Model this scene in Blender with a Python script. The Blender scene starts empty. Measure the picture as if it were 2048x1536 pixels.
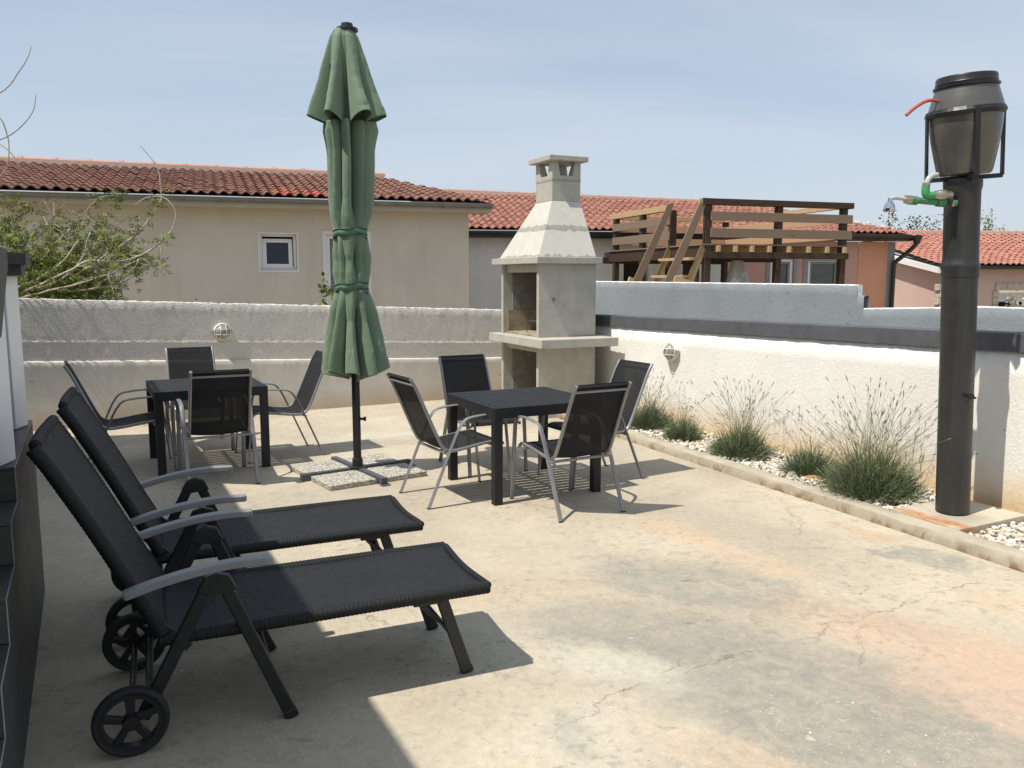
import bpy, bmesh, math, random
import numpy as np
from mathutils import Vector, Matrix, noise as mnoise
R = math.radians
random.seed(7); np.random.seed(7)
scene = bpy.context.scene
COL = scene.collection

# ------------------------------------------------------------------ camera
cam_data = bpy.data.cameras.new('camera')
cam = bpy.data.objects.new('camera', cam_data); COL.objects.link(cam)
cam.location = (0, 0, 1.649)
cam.rotation_euler = (R(90 - 7.328), 0, R(0.0))
cam_data.sensor_width = 36.0
cam_data.lens = 28.91
cam_data.clip_start = 0.05
cam_data.clip_end = 2000
scene.camera = cam

# ------------------------------------------------------------------ light, sky, exposure
SUN_FROM = Vector((-0.337, -0.211, 0.721)).normalized()      # towards the sun
sun_el = math.asin(SUN_FROM.z)
sun_az = math.atan2(SUN_FROM.x, SUN_FROM.y)
sun_data = bpy.data.lights.new('sun', 'SUN')
sun_data.energy = 5.0
sun_data.angle = R(0.53)
sun_data.color = (1.0, 0.935, 0.83)
sun = bpy.data.objects.new('sun', sun_data); COL.objects.link(sun)
sun.rotation_euler = (-SUN_FROM).to_track_quat('-Z', 'Y').to_euler()
sun.location = (-6, -4, 12)

world = bpy.data.worlds.new('World'); scene.world = world
world.use_nodes = True
nt = world.node_tree; nt.nodes.clear()
w_out = nt.nodes.new('ShaderNodeOutputWorld')
w_bg = nt.nodes.new('ShaderNodeBackground'); w_bg.inputs['Strength'].default_value = 0.14
w_sky = nt.nodes.new('ShaderNodeTexSky'); w_sky.sky_type = 'NISHITA'; w_sky.sun_disc = False
w_sky.sun_elevation = sun_el; w_sky.sun_rotation = sun_az
w_sky.air_density = 1.0; w_sky.dust_density = 1.2; w_sky.ozone_density = 1.0
# thin high cloud veil: stretched noise on the sky direction projected to a plane overhead
w_tc = nt.nodes.new('ShaderNodeTexCoord')
w_sep = nt.nodes.new('ShaderNodeSeparateXYZ'); nt.links.new(w_tc.outputs['Generated'], w_sep.inputs[0])
def wmath(op, a, b=None):
    n = nt.nodes.new('ShaderNodeMath'); n.operation = op
    for i, v in enumerate((a, b)):
        if v is None: continue
        if isinstance(v, (int, float)): n.inputs[i].default_value = v
        else: nt.links.new(v, n.inputs[i])
    return n.outputs[0]
zz = wmath('ADD', wmath('MAXIMUM', w_sep.outputs[2], 0.0), 0.18)
cx_ = wmath('DIVIDE', w_sep.outputs[0], zz); cy_ = wmath('DIVIDE', w_sep.outputs[1], zz)
w_comb = nt.nodes.new('ShaderNodeCombineXYZ'); nt.links.new(cx_, w_comb.inputs[0]); nt.links.new(cy_, w_comb.inputs[1])
w_map = nt.nodes.new('ShaderNodeMapping'); w_map.inputs['Rotation'].default_value = (0, 0, R(24)); w_map.inputs['Scale'].default_value = (0.42, 1.5, 1)
nt.links.new(w_comb.outputs[0], w_map.inputs[0])
w_n = nt.nodes.new('ShaderNodeTexNoise'); w_n.inputs['Scale'].default_value = 0.6; w_n.inputs['Detail'].default_value = 5; w_n.inputs['Roughness'].default_value = 0.5
w_n.inputs['Distortion'].default_value = 0.6
nt.links.new(w_map.outputs[0], w_n.inputs['Vector'])
w_r = nt.nodes.new('ShaderNodeValToRGB')
w_r.color_ramp.elements[0].position = 0.34; w_r.color_ramp.elements[0].color = (0.46, 0.46, 0.46, 1)
w_r.color_ramp.elements[1].position = 0.68; w_r.color_ramp.elements[1].color = (0.95, 0.95, 0.95, 1)
nt.links.new(w_n.outputs['Fac'], w_r.inputs[0])
w_mix = nt.nodes.new('ShaderNodeMix'); w_mix.data_type = 'RGBA'
nt.links.new(w_r.outputs[0], w_mix.inputs[0])
nt.links.new(w_sky.outputs[0], w_mix.inputs[6])
w_mix.inputs[7].default_value = (4.55, 5.05, 5.75, 1)
nt.links.new(w_mix.outputs[2], w_bg.inputs['Color'])
nt.links.new(w_bg.outputs[0], w_out.inputs['Surface'])

scene.view_settings.view_transform = 'Standard'
scene.view_settings.look = 'None'
scene.view_settings.exposure = 0.0
scene.view_settings.gamma = 1.0
scene.view_settings.use_curve_mapping = False
scene.render.engine = 'CYCLES'
scene.cycles.max_bounces = 8
scene.cycles.transparent_max_bounces = 12
scene.cycles.use_denoising = True

# ------------------------------------------------------------------ materials
class NT:
    def __init__(s, name):
        s.m = bpy.data.materials.new(name); s.m.use_nodes = True
        s.t = s.m.node_tree; s.n = s.t.nodes; s.b = s.n['Principled BSDF']
        s._tc = None
    def link(s, a, b): s.t.links.new(a, b)
    def tc(s, which='Object'):
        if not s._tc: s._tc = s.n.new('ShaderNodeTexCoord')
        return s._tc.outputs[which]
    def mapping(s, scale=(1, 1, 1), rot=(0, 0, 0), loc=(0, 0, 0), src=None):
        m = s.n.new('ShaderNodeMapping'); m.inputs['Scale'].default_value = scale; m.inputs['Rotation'].default_value = rot; m.inputs['Location'].default_value = loc
        s.link(src or s.tc(), m.inputs[0]); return m.outputs[0]
    def noise(s, scale, detail=4, rough=.55, dist=0, vec=None, out='Fac'):
        x = s.n.new('ShaderNodeTexNoise'); x.inputs['Scale'].default_value = scale; x.inputs['Detail'].default_value = detail
        x.inputs['Roughness'].default_value = rough; x.inputs['Distortion'].default_value = dist
        s.link(vec or s.tc(), x.inputs['Vector']); return x.outputs[out]
    def voro(s, scale, feature='F1', vec=None, out='Distance', rnd=1.0):
        x = s.n.new('ShaderNodeTexVoronoi'); x.feature = feature; x.inputs['Scale'].default_value = scale
        x.inputs['Randomness'].default_value = rnd
        s.link(vec or s.tc(), x.inputs['Vector']); return x.outputs[out]
    def wave(s, scale, dist=0, axis='X', vec=None, profile='SIN'):
        x = s.n.new('ShaderNodeTexWave'); x.bands_direction = axis; x.wave_profile = profile
        x.inputs['Scale'].default_value = scale; x.inputs['Distortion'].default_value = dist
        s.link(vec or s.tc(), x.inputs['Vector']); return x.outputs['Fac']
    def ramp(s, fac, stops, interp='LINEAR'):
        r = s.n.new('ShaderNodeValToRGB'); cr = r.color_ramp; cr.interpolation = interp
        while len(cr.elements) < len(stops): cr.elements.new(0.5)
        for e, (p, c) in zip(cr.elements, stops):
            e.position = p; e.color = (c, c, c, 1) if isinstance(c, (int, float)) else (*c, 1)
        s.link(fac, r.inputs[0]); return r.outputs[0]
    def mix(s, fac, a, b, mode='MIX'):
        x = s.n.new('ShaderNodeMix'); x.data_type = 'RGBA'; x.blend_type = mode
        for v, i in ((fac, 0), (a, 6), (b, 7)):
            if isinstance(v, (int, float)): x.inputs[i].default_value = v if i == 0 else (v, v, v, 1)
            elif isinstance(v, tuple): x.inputs[i].default_value = (*v, 1)
            else: s.link(v, x.inputs[i])
        return x.outputs[2]
    def math(s, op, a, b=None, c=None):
        x = s.n.new('ShaderNodeMath'); x.operation = op
        for i, v in enumerate((a, b, c)):
            if v is None: continue
            if isinstance(v, (int, float)): x.inputs[i].default_value = v
            else: s.link(v, x.inputs[i])
        return x.outputs[0]
    def blob(s, p, rad, vec=None, squash=(1, 1, 1), rot=0, core=.15):
        """1 at point p falling to 0 at distance rad (soft, in object space)"""
        mp = s.n.new('ShaderNodeMapping'); mp.vector_type = 'TEXTURE'
        mp.inputs['Location'].default_value = p; mp.inputs['Rotation'].default_value = (0, 0, rot)
        mp.inputs['Scale'].default_value = tuple(rad * q for q in squash)
        s.link(vec or s.tc(), mp.inputs[0])
        ln = s.n.new('ShaderNodeVectorMath'); ln.operation = 'LENGTH'; s.link(mp.outputs[0], ln.inputs[0])
        x = s.n.new('ShaderNodeMapRange'); x.interpolation_type = 'SMOOTHSTEP'
        x.inputs['From Min'].default_value = 1.0; x.inputs['From Max'].default_value = core
        s.link(ln.outputs['Value'], x.inputs['Value']); return x.outputs[0]
    def bump(s, h, strength=.3, dist=.01, prev=None):
        b = s.n.new('ShaderNodeBump'); b.inputs['Strength'].default_value = strength; b.inputs['Distance'].default_value = dist
        s.link(h, b.inputs['Height'])
        if prev: s.link(prev, b.inputs['Normal'])
        return b.outputs[0]
    def set(s, color=None, rough=None, metal=None, normal=None, spec=None):
        for k, v in (('Base Color', color), ('Roughness', rough), ('Metallic', metal), ('Specular IOR Level', spec), ('Normal', normal)):
            if v is None: continue
            if isinstance(v, (int, float)): s.b.inputs[k].default_value = v
            elif isinstance(v, tuple): s.b.inputs[k].default_value = (*v, 1)
            else: s.link(v, s.b.inputs[k])
        return s.m

M = {}
def simple(name, col, rough=.5, metal=0, var=.12, nscale=12, bump=0, bscale=80, spec=.5):
    n = NT(name)
    f = n.noise(nscale, 5)
    c = n.mix(n.ramp(f, [(.3, 0.), (.7, 1.)]), tuple(x * (1 - var) for x in col), tuple(min(1, x * (1 + var)) for x in col))
    r = n.math('ADD', n.math('MULTIPLY', n.noise(nscale * 2.3, 4), .22), rough - .11)
    nm = n.bump(n.noise(bscale, 4), bump, .004) if bump else None
    M[name] = n.set(c, r, metal, nm, spec)
    return M[name]

simple('anthracite', (.014, .0155, .0185), .55, 0, .18, 9, .05, 140, .35)
simple('beam_grey', (.075, .08, .09), .5, 0, .15, 9)
simple('black_steel', (.011, .012, .014), .42, 0, .25, 8, .08, 60)
simple('black_plastic', (.012, .012, .014), .38, 0, .15, 15)
simple('rubber', (.014, .014, .015), .7, 0, .2, 30, .1, 120)
simple('silver_alu', (.27, .27, .28), .45, .5, .08, 8, .04, 200)
simple('chrome', (.62, .63, .65), .12, 1.0, .04, 8)
simple('brass_nickel', (.42, .37, .30), .35, .8, .2, 40, .2, 90)
simple('arm_grey', (.24, .245, .25), .45, 0, .08, 10, .03, 120)
simple('green_pipe', (.06, .21, .10), .35, 0, .15, 20)
simple('green_pipe_bright', (.06, .31, .11), .35, 0, .12, 20)
simple('clear_hose', (.46, .46, .45), .3, 0, .08, 30)
simple('red_hose', (.46, .10, .07), .42, 0, .1, 20)
simple('white_paint', (.78, .78, .77), .55, 0, .03, 5, .08, 60)
simple('white_upvc', (.80, .80, .80), .35, 0, .02, 8)
simple('dark_coping', (.085, .088, .100), .7, 0, .18, 6, .35, 55)
simple('gutter_zinc', (.20, .21, .22), .45, .5, .16, 4, .05, 30)
simple('gutter_black', (.022, .020, .020), .35, 0, .2, 6)
simple('lamp_white', (.70, .69, .62), .45, 0, .06, 20)
simple('soffit', (.46, .42, .34), .8, 0, .06, 4)
simple('soffit_dark', (.10, .08, .06), .8, 0, .2, 4)
simple('dark_void', (.02, .019, .018), .9)
simple('dark_glass', (.015, .02, .035), .06, 0, .05, 3)
simple('pane_grey', (.09, .10, .10), .12, 0, .15, 4)
simple('grey_trim', (.25, .26, .27), .75, 0, .06, 6)
simple('terracotta_ridge', (.46, .235, .17), .75, 0, .14, 4, .25, 60)
simple('mortar', (.62, .47, .39), .9, 0, .15, 20, .5, 60)
simple('bark', (.40, .36, .29), .85, 0, .25, 30, .5, 90)
simple('dry_flower', (.25, .225, .175), .9, 0, .2, 40)
simple('tarp', (.50, .53, .56), .35, 0, .12, 4, .3, 12)
simple('soil', (.22, .15, .09), .95, 0, .3, 10, .6, 60)
simple('grate_steel', (.16, .15, .14), .4, .8, .2, 40)
simple('strap', (.10, .20, .125), .8, 0, .1, 60, .3, 300)
simple('strap_dark', (.03, .06, .045), .8, 0, .1, 60)
simple('step_tile', (.062, .060, .058), .42, 0, .22, 3.5, .12, 40)
simple('grout', (.36, .35, .33), .9, 0, .1, 40)
simple('terrain_dirt', (.30, .25, .17), .95, 0, .25, .6, .6, 8)
simple('quoin_stone', (.48, .43, .35), .9, 0, .25, 9, .6, 25)
simple('plinth_dark', (.045, .046, .052), .5, 0, .15, 5, .12, 40)

def patio_mat():
    n = NT('patio_concrete')
    wob = n.noise(1.9, 10, .72, .3, out='Color')
    vm = n.n.new('ShaderNodeVectorMath'); vm.operation = 'MULTIPLY_ADD'
    n.link(wob, vm.inputs[0]); vm.inputs[1].default_value = (.75, .75, 0); n.link(n.tc(), vm.inputs[2])
    wv = vm.outputs[0]
    def off(p): return (p[0] + .375, p[1] + .375, 0)
    base = n.mix(n.ramp(n.noise(.55, 6, .6, .5), [(.36, 0.), (.62, 1.)]), (.385, .335, .255), (.56, .495, .38))
    base = n.mix(n.ramp(n.noise(2.2, 7, .65, .8), [(.35, .0), (.75, .55)]), base, (.40, .36, .295))
    ero = n.noise(7, 11, .74, .15, vec=n.mapping(loc=(3, 8, 0))); ero2 = n.noise(9, 11, .74, .1, vec=n.mapping(loc=(6, 2, 0)))
    brk2 = n.ramp(n.noise(6.5, 9, .72, 1.0, vec=n.mapping(loc=(3, 8, 0))), [(.34, .3), (.6, 1.)])
    # grey damp/worn cement patches where the photograph has them
    for p, r, sq, ro, k in (((1.0, 4.30), .55, (1.5, .8, 1), -.5, .75), ((.55, 3.75), .65, (1.4, .6, 1), -.2, .55), ((1.12, 3.15), .80, (1.6, .75, 1), -.55, .85),
                            ((1.75, 3.85), .35, (1.6, .5, 1), -.7, .6), ((2.42, 4.72), .26, (1.7, .7, 1), -.6, .9), ((1.0, 2.55), .5, (1.6, .7, 1), .1, .5), ((.19, 2.82), .12, (1, 1.6, 1), .5, .8),
                            ((-1.7, 5.9), .8, (1.6, .6, 1), .2, .3)):
        f = n.math('MULTIPLY', n.ramp(n.math('ADD', n.math('MULTIPLY', n.blob(off(p), r * 1.25, wv, sq, ro, .2), .62), n.math('MULTIPLY', ero, .5)), [(.42, 0.), (.74, 1.)]), n.math('MULTIPLY', brk2, min(1, k * 1.1)))
        base = n.mix(f, base, (.285, .272, .235))
    # orange / pink clay stains
    brk = n.ramp(n.noise(9, 8, .7, .8), [(.32, .25), (.62, 1.)])
    for p, r, sq, ro, k, c in (((1.05, 5.22), .42, (1.1, .5, 1), -.9, .55, (.56, .40, .265)), ((1.34, 4.75), .5, (1.3, .42, 1), -.9, .55, (.57, .42, .29)),
                               ((1.9, 3.55), .62, (1.5, .55, 1), -.85, .75, (.54, .385, .275)), ((2.0, 3.0), .55, (1.2, .7, 1), -.7, .7, (.55, .40, .30)),
                               ((.75, 2.68), .3, (1.3, .5, 1), -.3, .55, (.58, .44, .31)), ((2.3, 5.2), .25, (1.5, .4, 1), -1.1, .6, (.50, .33, .20)), ((2.6, 3.9), .5, (1, .6, 1), -.9, .5, (.55, .40, .27)),
                               ((.0, 4.2), .5, (1.3, .6, 1), .2, .4, (.56, .43, .30))):
        f = n.math('MULTIPLY', n.ramp(n.math('ADD', n.math('MULTIPLY', n.blob(off(p), r * 1.3, wv, sq, ro, .2), .62), n.math('MULTIPLY', ero2, .5)), [(.40, 0.), (.80, 1.)]), n.math('MULTIPLY', brk, min(1, k * 1.15)))
        base = n.mix(f, base, c)
    # pale lime scum
    for p, r, sq, ro, k in (((.43, 3.3), .38, (1.3, .7, 1), -.5, .6), ((.2, 2.75), .5, (1.4, .8, 1), .2, .45), ((-1.2, 8.6), .9, (1.8, .4, 1), .3, .6), ((-.3, 3.6), .6, (1.2, .7, 1), -.5, .35)):
        f = n.math('MULTIPLY', n.blob(off(p), r, wv, sq, ro), k)
        base = n.mix(f, base, (.58, .55, .45))
    # flaking: thresholded fine noise inside broad patches
    flake = n.math('MULTIPLY', n.ramp(n.noise(13, 9, .72, .2), [(.555, 0.), (.60, 1.)]), n.ramp(n.noise(1.1, 3), [(.38, 0.), (.54, 1.)]))
    base = n.mix(n.math('MULTIPLY', flake, .55), base, (.30, .275, .235))
    mott = n.noise(24, 8, .72, .6)
    base = n.mix(1., base, n.ramp(mott, [(.3, .86), (.7, 1.10)]), 'MULTIPLY')
    dark = n.math('MULTIPLY', n.ramp(n.noise(7.0, 10, .75, .25, vec=n.mapping((.7, 1.5, 1), (0, 0, .5))), [(.585, 0.), (.66, 1.)]), n.ramp(n.noise(.9, 3, vec=n.mapping(loc=(7, 3, 0))), [(.48, 0.), (.6, 1.)]))
    base = n.mix(n.math('MULTIPLY', dark, .6), base, (.16, .145, .12))
    pale = n.math('MULTIPLY', n.ramp(n.noise(17, 7, .65, .5, vec=n.mapping(loc=(4, 9, 0))), [(.62, 0.), (.66, 1.)]), n.ramp(n.noise(.8, 3, vec=n.mapping(loc=(2, 5, 0))), [(.45, 0.), (.6, 1.)]))
    base = n.mix(n.math('MULTIPLY', pale, .5), base, (.66, .60, .47))
    speck = n.math('MULTIPLY', n.ramp(n.voro(52), [(.09, 1.), (.17, 0.)]), n.ramp(n.noise(1.6, 3, vec=n.mapping(loc=(1, 2, 0))), [(.45, 0.), (.62, .85)]))
    base = n.mix(speck, base, (.66, .63, .54))
    grain = n.noise(140, 4, .7)
    base = n.mix(1.0, base, n.ramp(grain, [(.25, .84), (.75, 1.12)]), 'MULTIPLY')
    # hairline cracks
    cv = n.voro(.42, 'DISTANCE_TO_EDGE', vec=n.mapping((1, 1, 0), (0, 0, .4), src=wv))
    crack = n.math('MULTIPLY', n.ramp(cv, [(.0, 1.), (.0028, 0.)]), n.ramp(n.noise(.8, 3, vec=n.mapping(loc=(5, 1, 0))), [(.50, 0.), (.60, 1.)]))
    base = n.mix(n.math('MULTIPLY', crack, .5), base, (.15, .13, .10))
    # the long broken cracks across the slab
    for (x0, y0), (x1, y1), wid in (((.45, 3.12), (2.75, 4.45), .0035), ((.05, 2.72), (.75, 3.42), .003), ((1.35, 3.0), (1.9, 4.3), .0025), ((-.6, 4.9), (1.2, 5.0), .002)):
        L_ = math.hypot(x1 - x0, y1 - y0); a_ = math.atan2(y1 - y0, x1 - x0)
        mp = n.n.new('ShaderNodeMapping'); mp.vector_type = 'TEXTURE'; mp.inputs['Location'].default_value = (x0, y0, 0); mp.inputs['Rotation'].default_value = (0, 0, a_)
        n.link(n.tc(), mp.inputs[0]); sp = n.n.new('ShaderNodeSeparateXYZ'); n.link(mp.outputs[0], sp.inputs[0])
        yy = n.math('ADD', sp.outputs[1], n.math('MULTIPLY', n.math('SUBTRACT', n.noise(3.5, 9, .65), .5), .34))
        ln = n.ramp(n.math('ABSOLUTE', yy), [(wid * .3, 1.), (wid * 1.6, 0.)])
        inr = n.math('MULTIPLY', n.math('GREATER_THAN', sp.outputs[0], 0.), n.math('LESS_THAN', sp.outputs[0], L_))
        ln = n.math('MULTIPLY', n.math('MULTIPLY', ln, inr), n.ramp(n.noise(2.6, 4, vec=n.mapping(loc=(x0 * 9, 4, 0))), [(.42, .1), (.56, 1.)]))
        base = n.mix(n.math('MULTIPLY', ln, .7), base, (.13, .115, .09)); crack = n.math('MAXIMUM', crack, ln)
    h = n.math('ADD', n.math('MULTIPLY', n.noise(60, 6, .65), .5), n.math('SUBTRACT', n.math('MULTIPLY', n.noise(8, 6), .8), n.math('ADD', n.math('MULTIPLY', flake, .25), n.math('MULTIPLY', crack, .4))))
    M['patio'] = n.set(base, n.ramp(n.noise(6, 4), [(.3, .75), (.7, .95)]), 0, n.bump(h, .42, .008), .25)
patio_mat()

def cement(name, c1, c2, bumpv=.25, scale=6, stain=None, bscale=45):
    n = NT(name)
    base = n.mix(n.ramp(n.noise(scale, 7, .62, .5), [(.3, 0.), (.7, 1.)]), c1, c2)
    base = n.mix(1.0, base, n.ramp(n.noise(scale * 18, 4), [(.25, .9), (.75, 1.07)]), 'MULTIPLY')
    if stain:
        base = stain(n, base)
    h = n.math('ADD', n.noise(bscale, 7, .65), n.math('MULTIPLY', n.noise(bscale * .2, 4), 1.2))
    M[name] = n.set(base, .88, 0, n.bump(h, bumpv, .008), .2)
def drips(n, b):
    st = n.ramp(n.noise(2.4, 7, .68, .3, vec=n.mapping((3.2, 3.2, .5))), [(.50, 0.), (.74, 1.)])
    return n.mix(n.math('MULTIPLY', st, .38), b, (.27, .255, .215))
cement('bbq_cement', (.40, .385, .335), (.49, .475, .42), .16, 6, drips)
cement('hood_cement', (.50, .485, .435), (.57, .555, .50), .12)
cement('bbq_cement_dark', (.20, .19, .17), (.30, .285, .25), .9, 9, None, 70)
cement('bbq_mortar', (.30, .29, .255), (.39, .37, .33), .5, 14)
def soot(n, b):
    f = n.ramp(n.noise(5, 6, .65, .5), [(.42, .1), (.7, .8)])
    return n.mix(f, b, (.13, .115, .09))
cement('fire_slab', (.38, .33, .235), (.46, .40, .29), .2, 7, soot)
def kerb_stain(n, b):
    f = n.math('MULTIPLY', n.ramp(n.noise(4.5, 6, .65, .6), [(.50, 0.), (.60, 1.)]), .9)
    sep = n.n.new('ShaderNodeSeparateXYZ'); n.link(n.tc(), sep.inputs[0])
    low = n.ramp(sep.outputs[2], [(.01, 1.), (.075, .0)])
    b = n.mix(n.math('MULTIPLY', f, low), b, (.22, .12, .055))
    return n.mix(n.math('MULTIPLY', n.ramp(n.noise(9, 5), [(.5, 0.), (.7, 1.)]), .4), b, (.30, .27, .22))
cement('kerb_concrete', (.37, .33, .255), (.48, .435, .34), .4, 5, kerb_stain)
def pad_stain(n, b):
    f = n.math('MAXIMUM', n.blob((2.83, 5.10, .1), .30, None, (1.5, .32, 3), -1.15), n.blob((2.72, 5.28, .1), .26, None, (1.6, .4, 3), -1.15))
    f = n.math('MULTIPLY', f, n.ramp(n.noise(11, 6, .65, .7), [(.3, .25), (.6, 1.)]))
    b = n.mix(f, b, (.42, .16, .05))
    return n.mix(n.math('MULTIPLY', n.blob((2.95, 5.25, .1), .24), .45), b, (.20, .18, .15))
cement('pad_concrete', (.46, .42, .33), (.55, .51, .41), .35, 5, pad_stain)

def stucco(name, c1, c2, strength, dist, scale, low=None):
    n = NT(name)
    base = n.mix(n.ramp(n.noise(1.4, 6, .6, .4), [(.3, 0.), (.7, 1.)]), c1, c2)
    pit = n.ramp(n.noise(scale * .8, 6, .6, .4), [(.28, .0), (.36, 1.)])
    base = n.mix(pit, tuple(x * .62 for x in c1), base)
    if low:
        sep = n.n.new('ShaderNodeSeparateXYZ'); n.link(n.tc(), sep.inputs[0])
        zf = n.math('ADD', sep.outputs[2], n.math('MULTIPLY', n.math('SUBTRACT', n.noise(2.2, 5), .5), low[2]))
        base = n.mix(n.ramp(zf, [(low[0], low[3]), (low[1], 0.)]), base, low[4])
    h1 = n.ramp(n.noise(scale, 8, .62, .3), [(.2, 0.), (.8, 1.)])
    h2 = n.ramp(n.noise(scale * 3.1, 5, .6), [(.3, 0.), (.7, 1.)])
    nm = n.bump(h2, strength * .6, dist * .4, n.bump(h1, strength, dist))
    M[name] = n.set(base, .92, 0, nm, .15)
stucco('roughcast_white', (.74, .725, .68), (.84, .83, .79), .42, .008, 36, (.10, .42, .35, .75, (.66, .44, .19)))
stucco('roughcast_back', (.70, .675, .62), (.79, .765, .71), 1.0, .016, 40, (-.05, .42, .5, .55, (.45, .375, .285)))
stucco('plaster_back', (.60, .57, .515), (.68, .65, .59), .4, .006, 18, (.0, .26, .3, .7, (.46, .36, .25)))
stucco('render_grey', (.235, .26, .28), (.28, .305, .325), .6, .006, 24)
stucco('white_edge', (.78, .78, .76), (.84, .84, .83), .5, .008, 24)
def housemat(name, c1, c2, dirt, scale=.8):
    n = NT(name)
    b = n.mix(n.ramp(n.noise(scale, 6, .6, .6), [(.35, 0.), (.7, 1.)]), c1, c2)
    st = n.math('MULTIPLY', n.ramp(n.noise(1.2, 6, .65, .3, vec=n.mapping((2.2, 2.2, .35))), [(.52, 0.), (.75, 1.)]), .55)
    b = n.mix(st, b, dirt)
    M[name] = n.set(b, .92, 0, n.bump(n.noise(22, 6), .3, .01), .15)
housemat('plaster_beige', (.56, .515, .445), (.63, .585, .51), (.48, .445, .39))
housemat('plaster_white', (.70, .69, .66), (.78, .77, .74), (.62, .60, .56))
housemat('plaster_orange', (.60, .30, .19), (.66, .345, .225), (.52, .26, .17))
housemat('plaster_pink', (.50, .30, .255), (.55, .335, .285), (.45, .27, .23))
housemat('plaster_mauve', (.55, .40, .35), (.60, .445, .39), (.50, .37, .32))

def tile_mat(name, c1, c2, c3, weather):
    n = NT(name)
    oi = n.n.new('ShaderNodeObjectInfo')
    at = n.n.new('ShaderNodeAttribute'); at.attribute_name = 'rnd'
    rnd = n.math('FRACT', n.math('ADD', oi.outputs['Random'], at.outputs['Fac']))
    b = n.ramp(rnd, [(0., c1), (.5, c2), (1., c3)])
    geo = n.n.new('ShaderNodeNewGeometry')
    w = n.ramp(n.noise(2.2, 6, .65, .4, vec=geo.outputs['Position']), [(.40, 0.), (.7, 1.)])
    b = n.mix(n.math('MULTIPLY', w, weather), b, (.15, .10, .075))
    b = n.mix(1., b, n.ramp(n.noise(35, 5, vec=geo.outputs['Position']), [(.25, .82), (.75, 1.12)]), 'MULTIPLY')
    M[name] = n.set(b, .82, 0, n.bump(n.noise(70, 4, vec=geo.outputs['Position']), .2, .005), .25)
tile_mat('tile_old', (.155, .066, .05), (.195, .088, .064), (.24, .118, .085), .55)
tile_mat('tile_new', (.26, .108, .078), (.30, .13, .094), (.345, .165, .122), .35)
tile_mat('tile_red', (.32, .085, .06), (.38, .10, .07), (.34, .11, .075), .25)
tile_mat('tile_pale', (.35, .145, .105), (.40, .17, .125), (.44, .215, .16), .25)

def wood(name, c1, c2, scale=3):
    n = NT(name)
    v = n.mapping((scale, scale * 9, scale * 9))
    g = n.noise(1.6, 7, .6, 1.4, vec=v)
    b = n.mix(n.ramp(g, [(.3, 0.), (.7, 1.)]), c1, c2)
    kn = n.ramp(n.voro(1.3, vec=n.mapping((1.6, 5, 5))), [(.04, .8), (.13, 0.)])
    b = n.mix(kn, b, tuple(x * .45 for x in c1))
    M[name] = n.set(b, .7, 0, n.bump(g, .2, .004), .3)
wood('wood_dark', (.035, .022, .015), (.075, .047, .030))
wood('wood_light', (.40, .28, .15), (.54, .39, .225))
wood('wood_grey', (.28, .20, .10), (.36, .27, .15))
wood('board_taupe', (.20, .145, .105), (.235, .17, .125), 1.2)
wood('board_peach', (.40, .25, .15), (.47, .30, .185), 1.2)

def sling_mat():
    n = NT('sling_mesh')
    b = n.mix(n.ramp(n.noise(9, 4), [(.3, 0.), (.7, 1.)]), (.016, .0165, .0185), (.022, .0235, .026))
    uv = n.tc('UV')
    w1 = n.wave(85, 0, 'X', uv); w2 = n.wave(85, 0, 'Y', uv)
    h = n.math('MAXIMUM', w1, w2)
    n.set(b, .7, 0, n.bump(h, .35, .002), .14)
    tr = n.n.new('ShaderNodeBsdfTransparent'); mx = n.n.new('ShaderNodeMixShader')
    mx.inputs[0].default_value = .025
    n.link(n.b.outputs[0], mx.inputs[1]); n.link(tr.outputs[0], mx.inputs[2])
    n.link(mx.outputs[0], n.n['Material Output'].inputs['Surface'])
    M['sling'] = n.m
sling_mat()

def rattan_mat(name, along=True):
    n = NT(name)
    uv = n.tc('UV')
    # basket weave: strands crossing, brick-offset rows
    br = n.n.new('ShaderNodeTexBrick'); br.offset = .5; br.inputs['Scale'].default_value = 1.0
    br.inputs['Brick Width'].default_value = .026; br.inputs['Row Height'].default_value = .012; br.inputs['Mortar Size'].default_value = .0022
    br.inputs['Mortar Smooth'].default_value = 1.0
    br.inputs['Color1'].default_value = (1, 1, 1, 1); br.inputs['Color2'].default_value = (.5, .5, .5, 1); br.inputs['Mortar'].default_value = (0, 0, 0, 1)
    n.link(uv, br.inputs['Vector'])
    rows = n.wave(1 / .008 / 2 * 1.0 * 3.14159 / 3.14159, 0, 'Y', uv)
    b = n.mix(br.outputs['Color'], (.002, .002, .0024), (.026, .027, .031))
    b = n.mix(n.ramp(n.noise(5, 4), [(.35, 0.), (.7, .25)]), b, (.030, .032, .036))
    h = n.mix(.5, br.outputs['Color'], n.noise(400, 3))
    M[name] = n.set(b, n.ramp(br.outputs['Color'], [(0, .75), (1, .5)]), 0, n.bump(h, .9, .006), .35)
rattan_mat('rattan')
simple('rattan_roll', (.011, .0112, .0125), .62, 0, .3, 60, .5, 220, .3)

def canvas_mat():
    n = NT('canvas_green')
    b = n.mix(n.ramp(n.noise(3, 5), [(.3, 0.), (.7, 1.)]), (.122, .188, .118), (.156, .226, .148))
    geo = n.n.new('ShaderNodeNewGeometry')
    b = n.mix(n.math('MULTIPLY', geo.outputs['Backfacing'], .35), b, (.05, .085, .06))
    h = n.math('ADD', n.noise(28, 5), n.math('MULTIPLY', n.noise(900, 2), .15))
    n.set(b, .75, 0, n.bump(h, .25, .006), .3)
    n.b.inputs['Sheen Weight'].default_value = .25
    M['canvas'] = n.m
canvas_mat()

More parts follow.
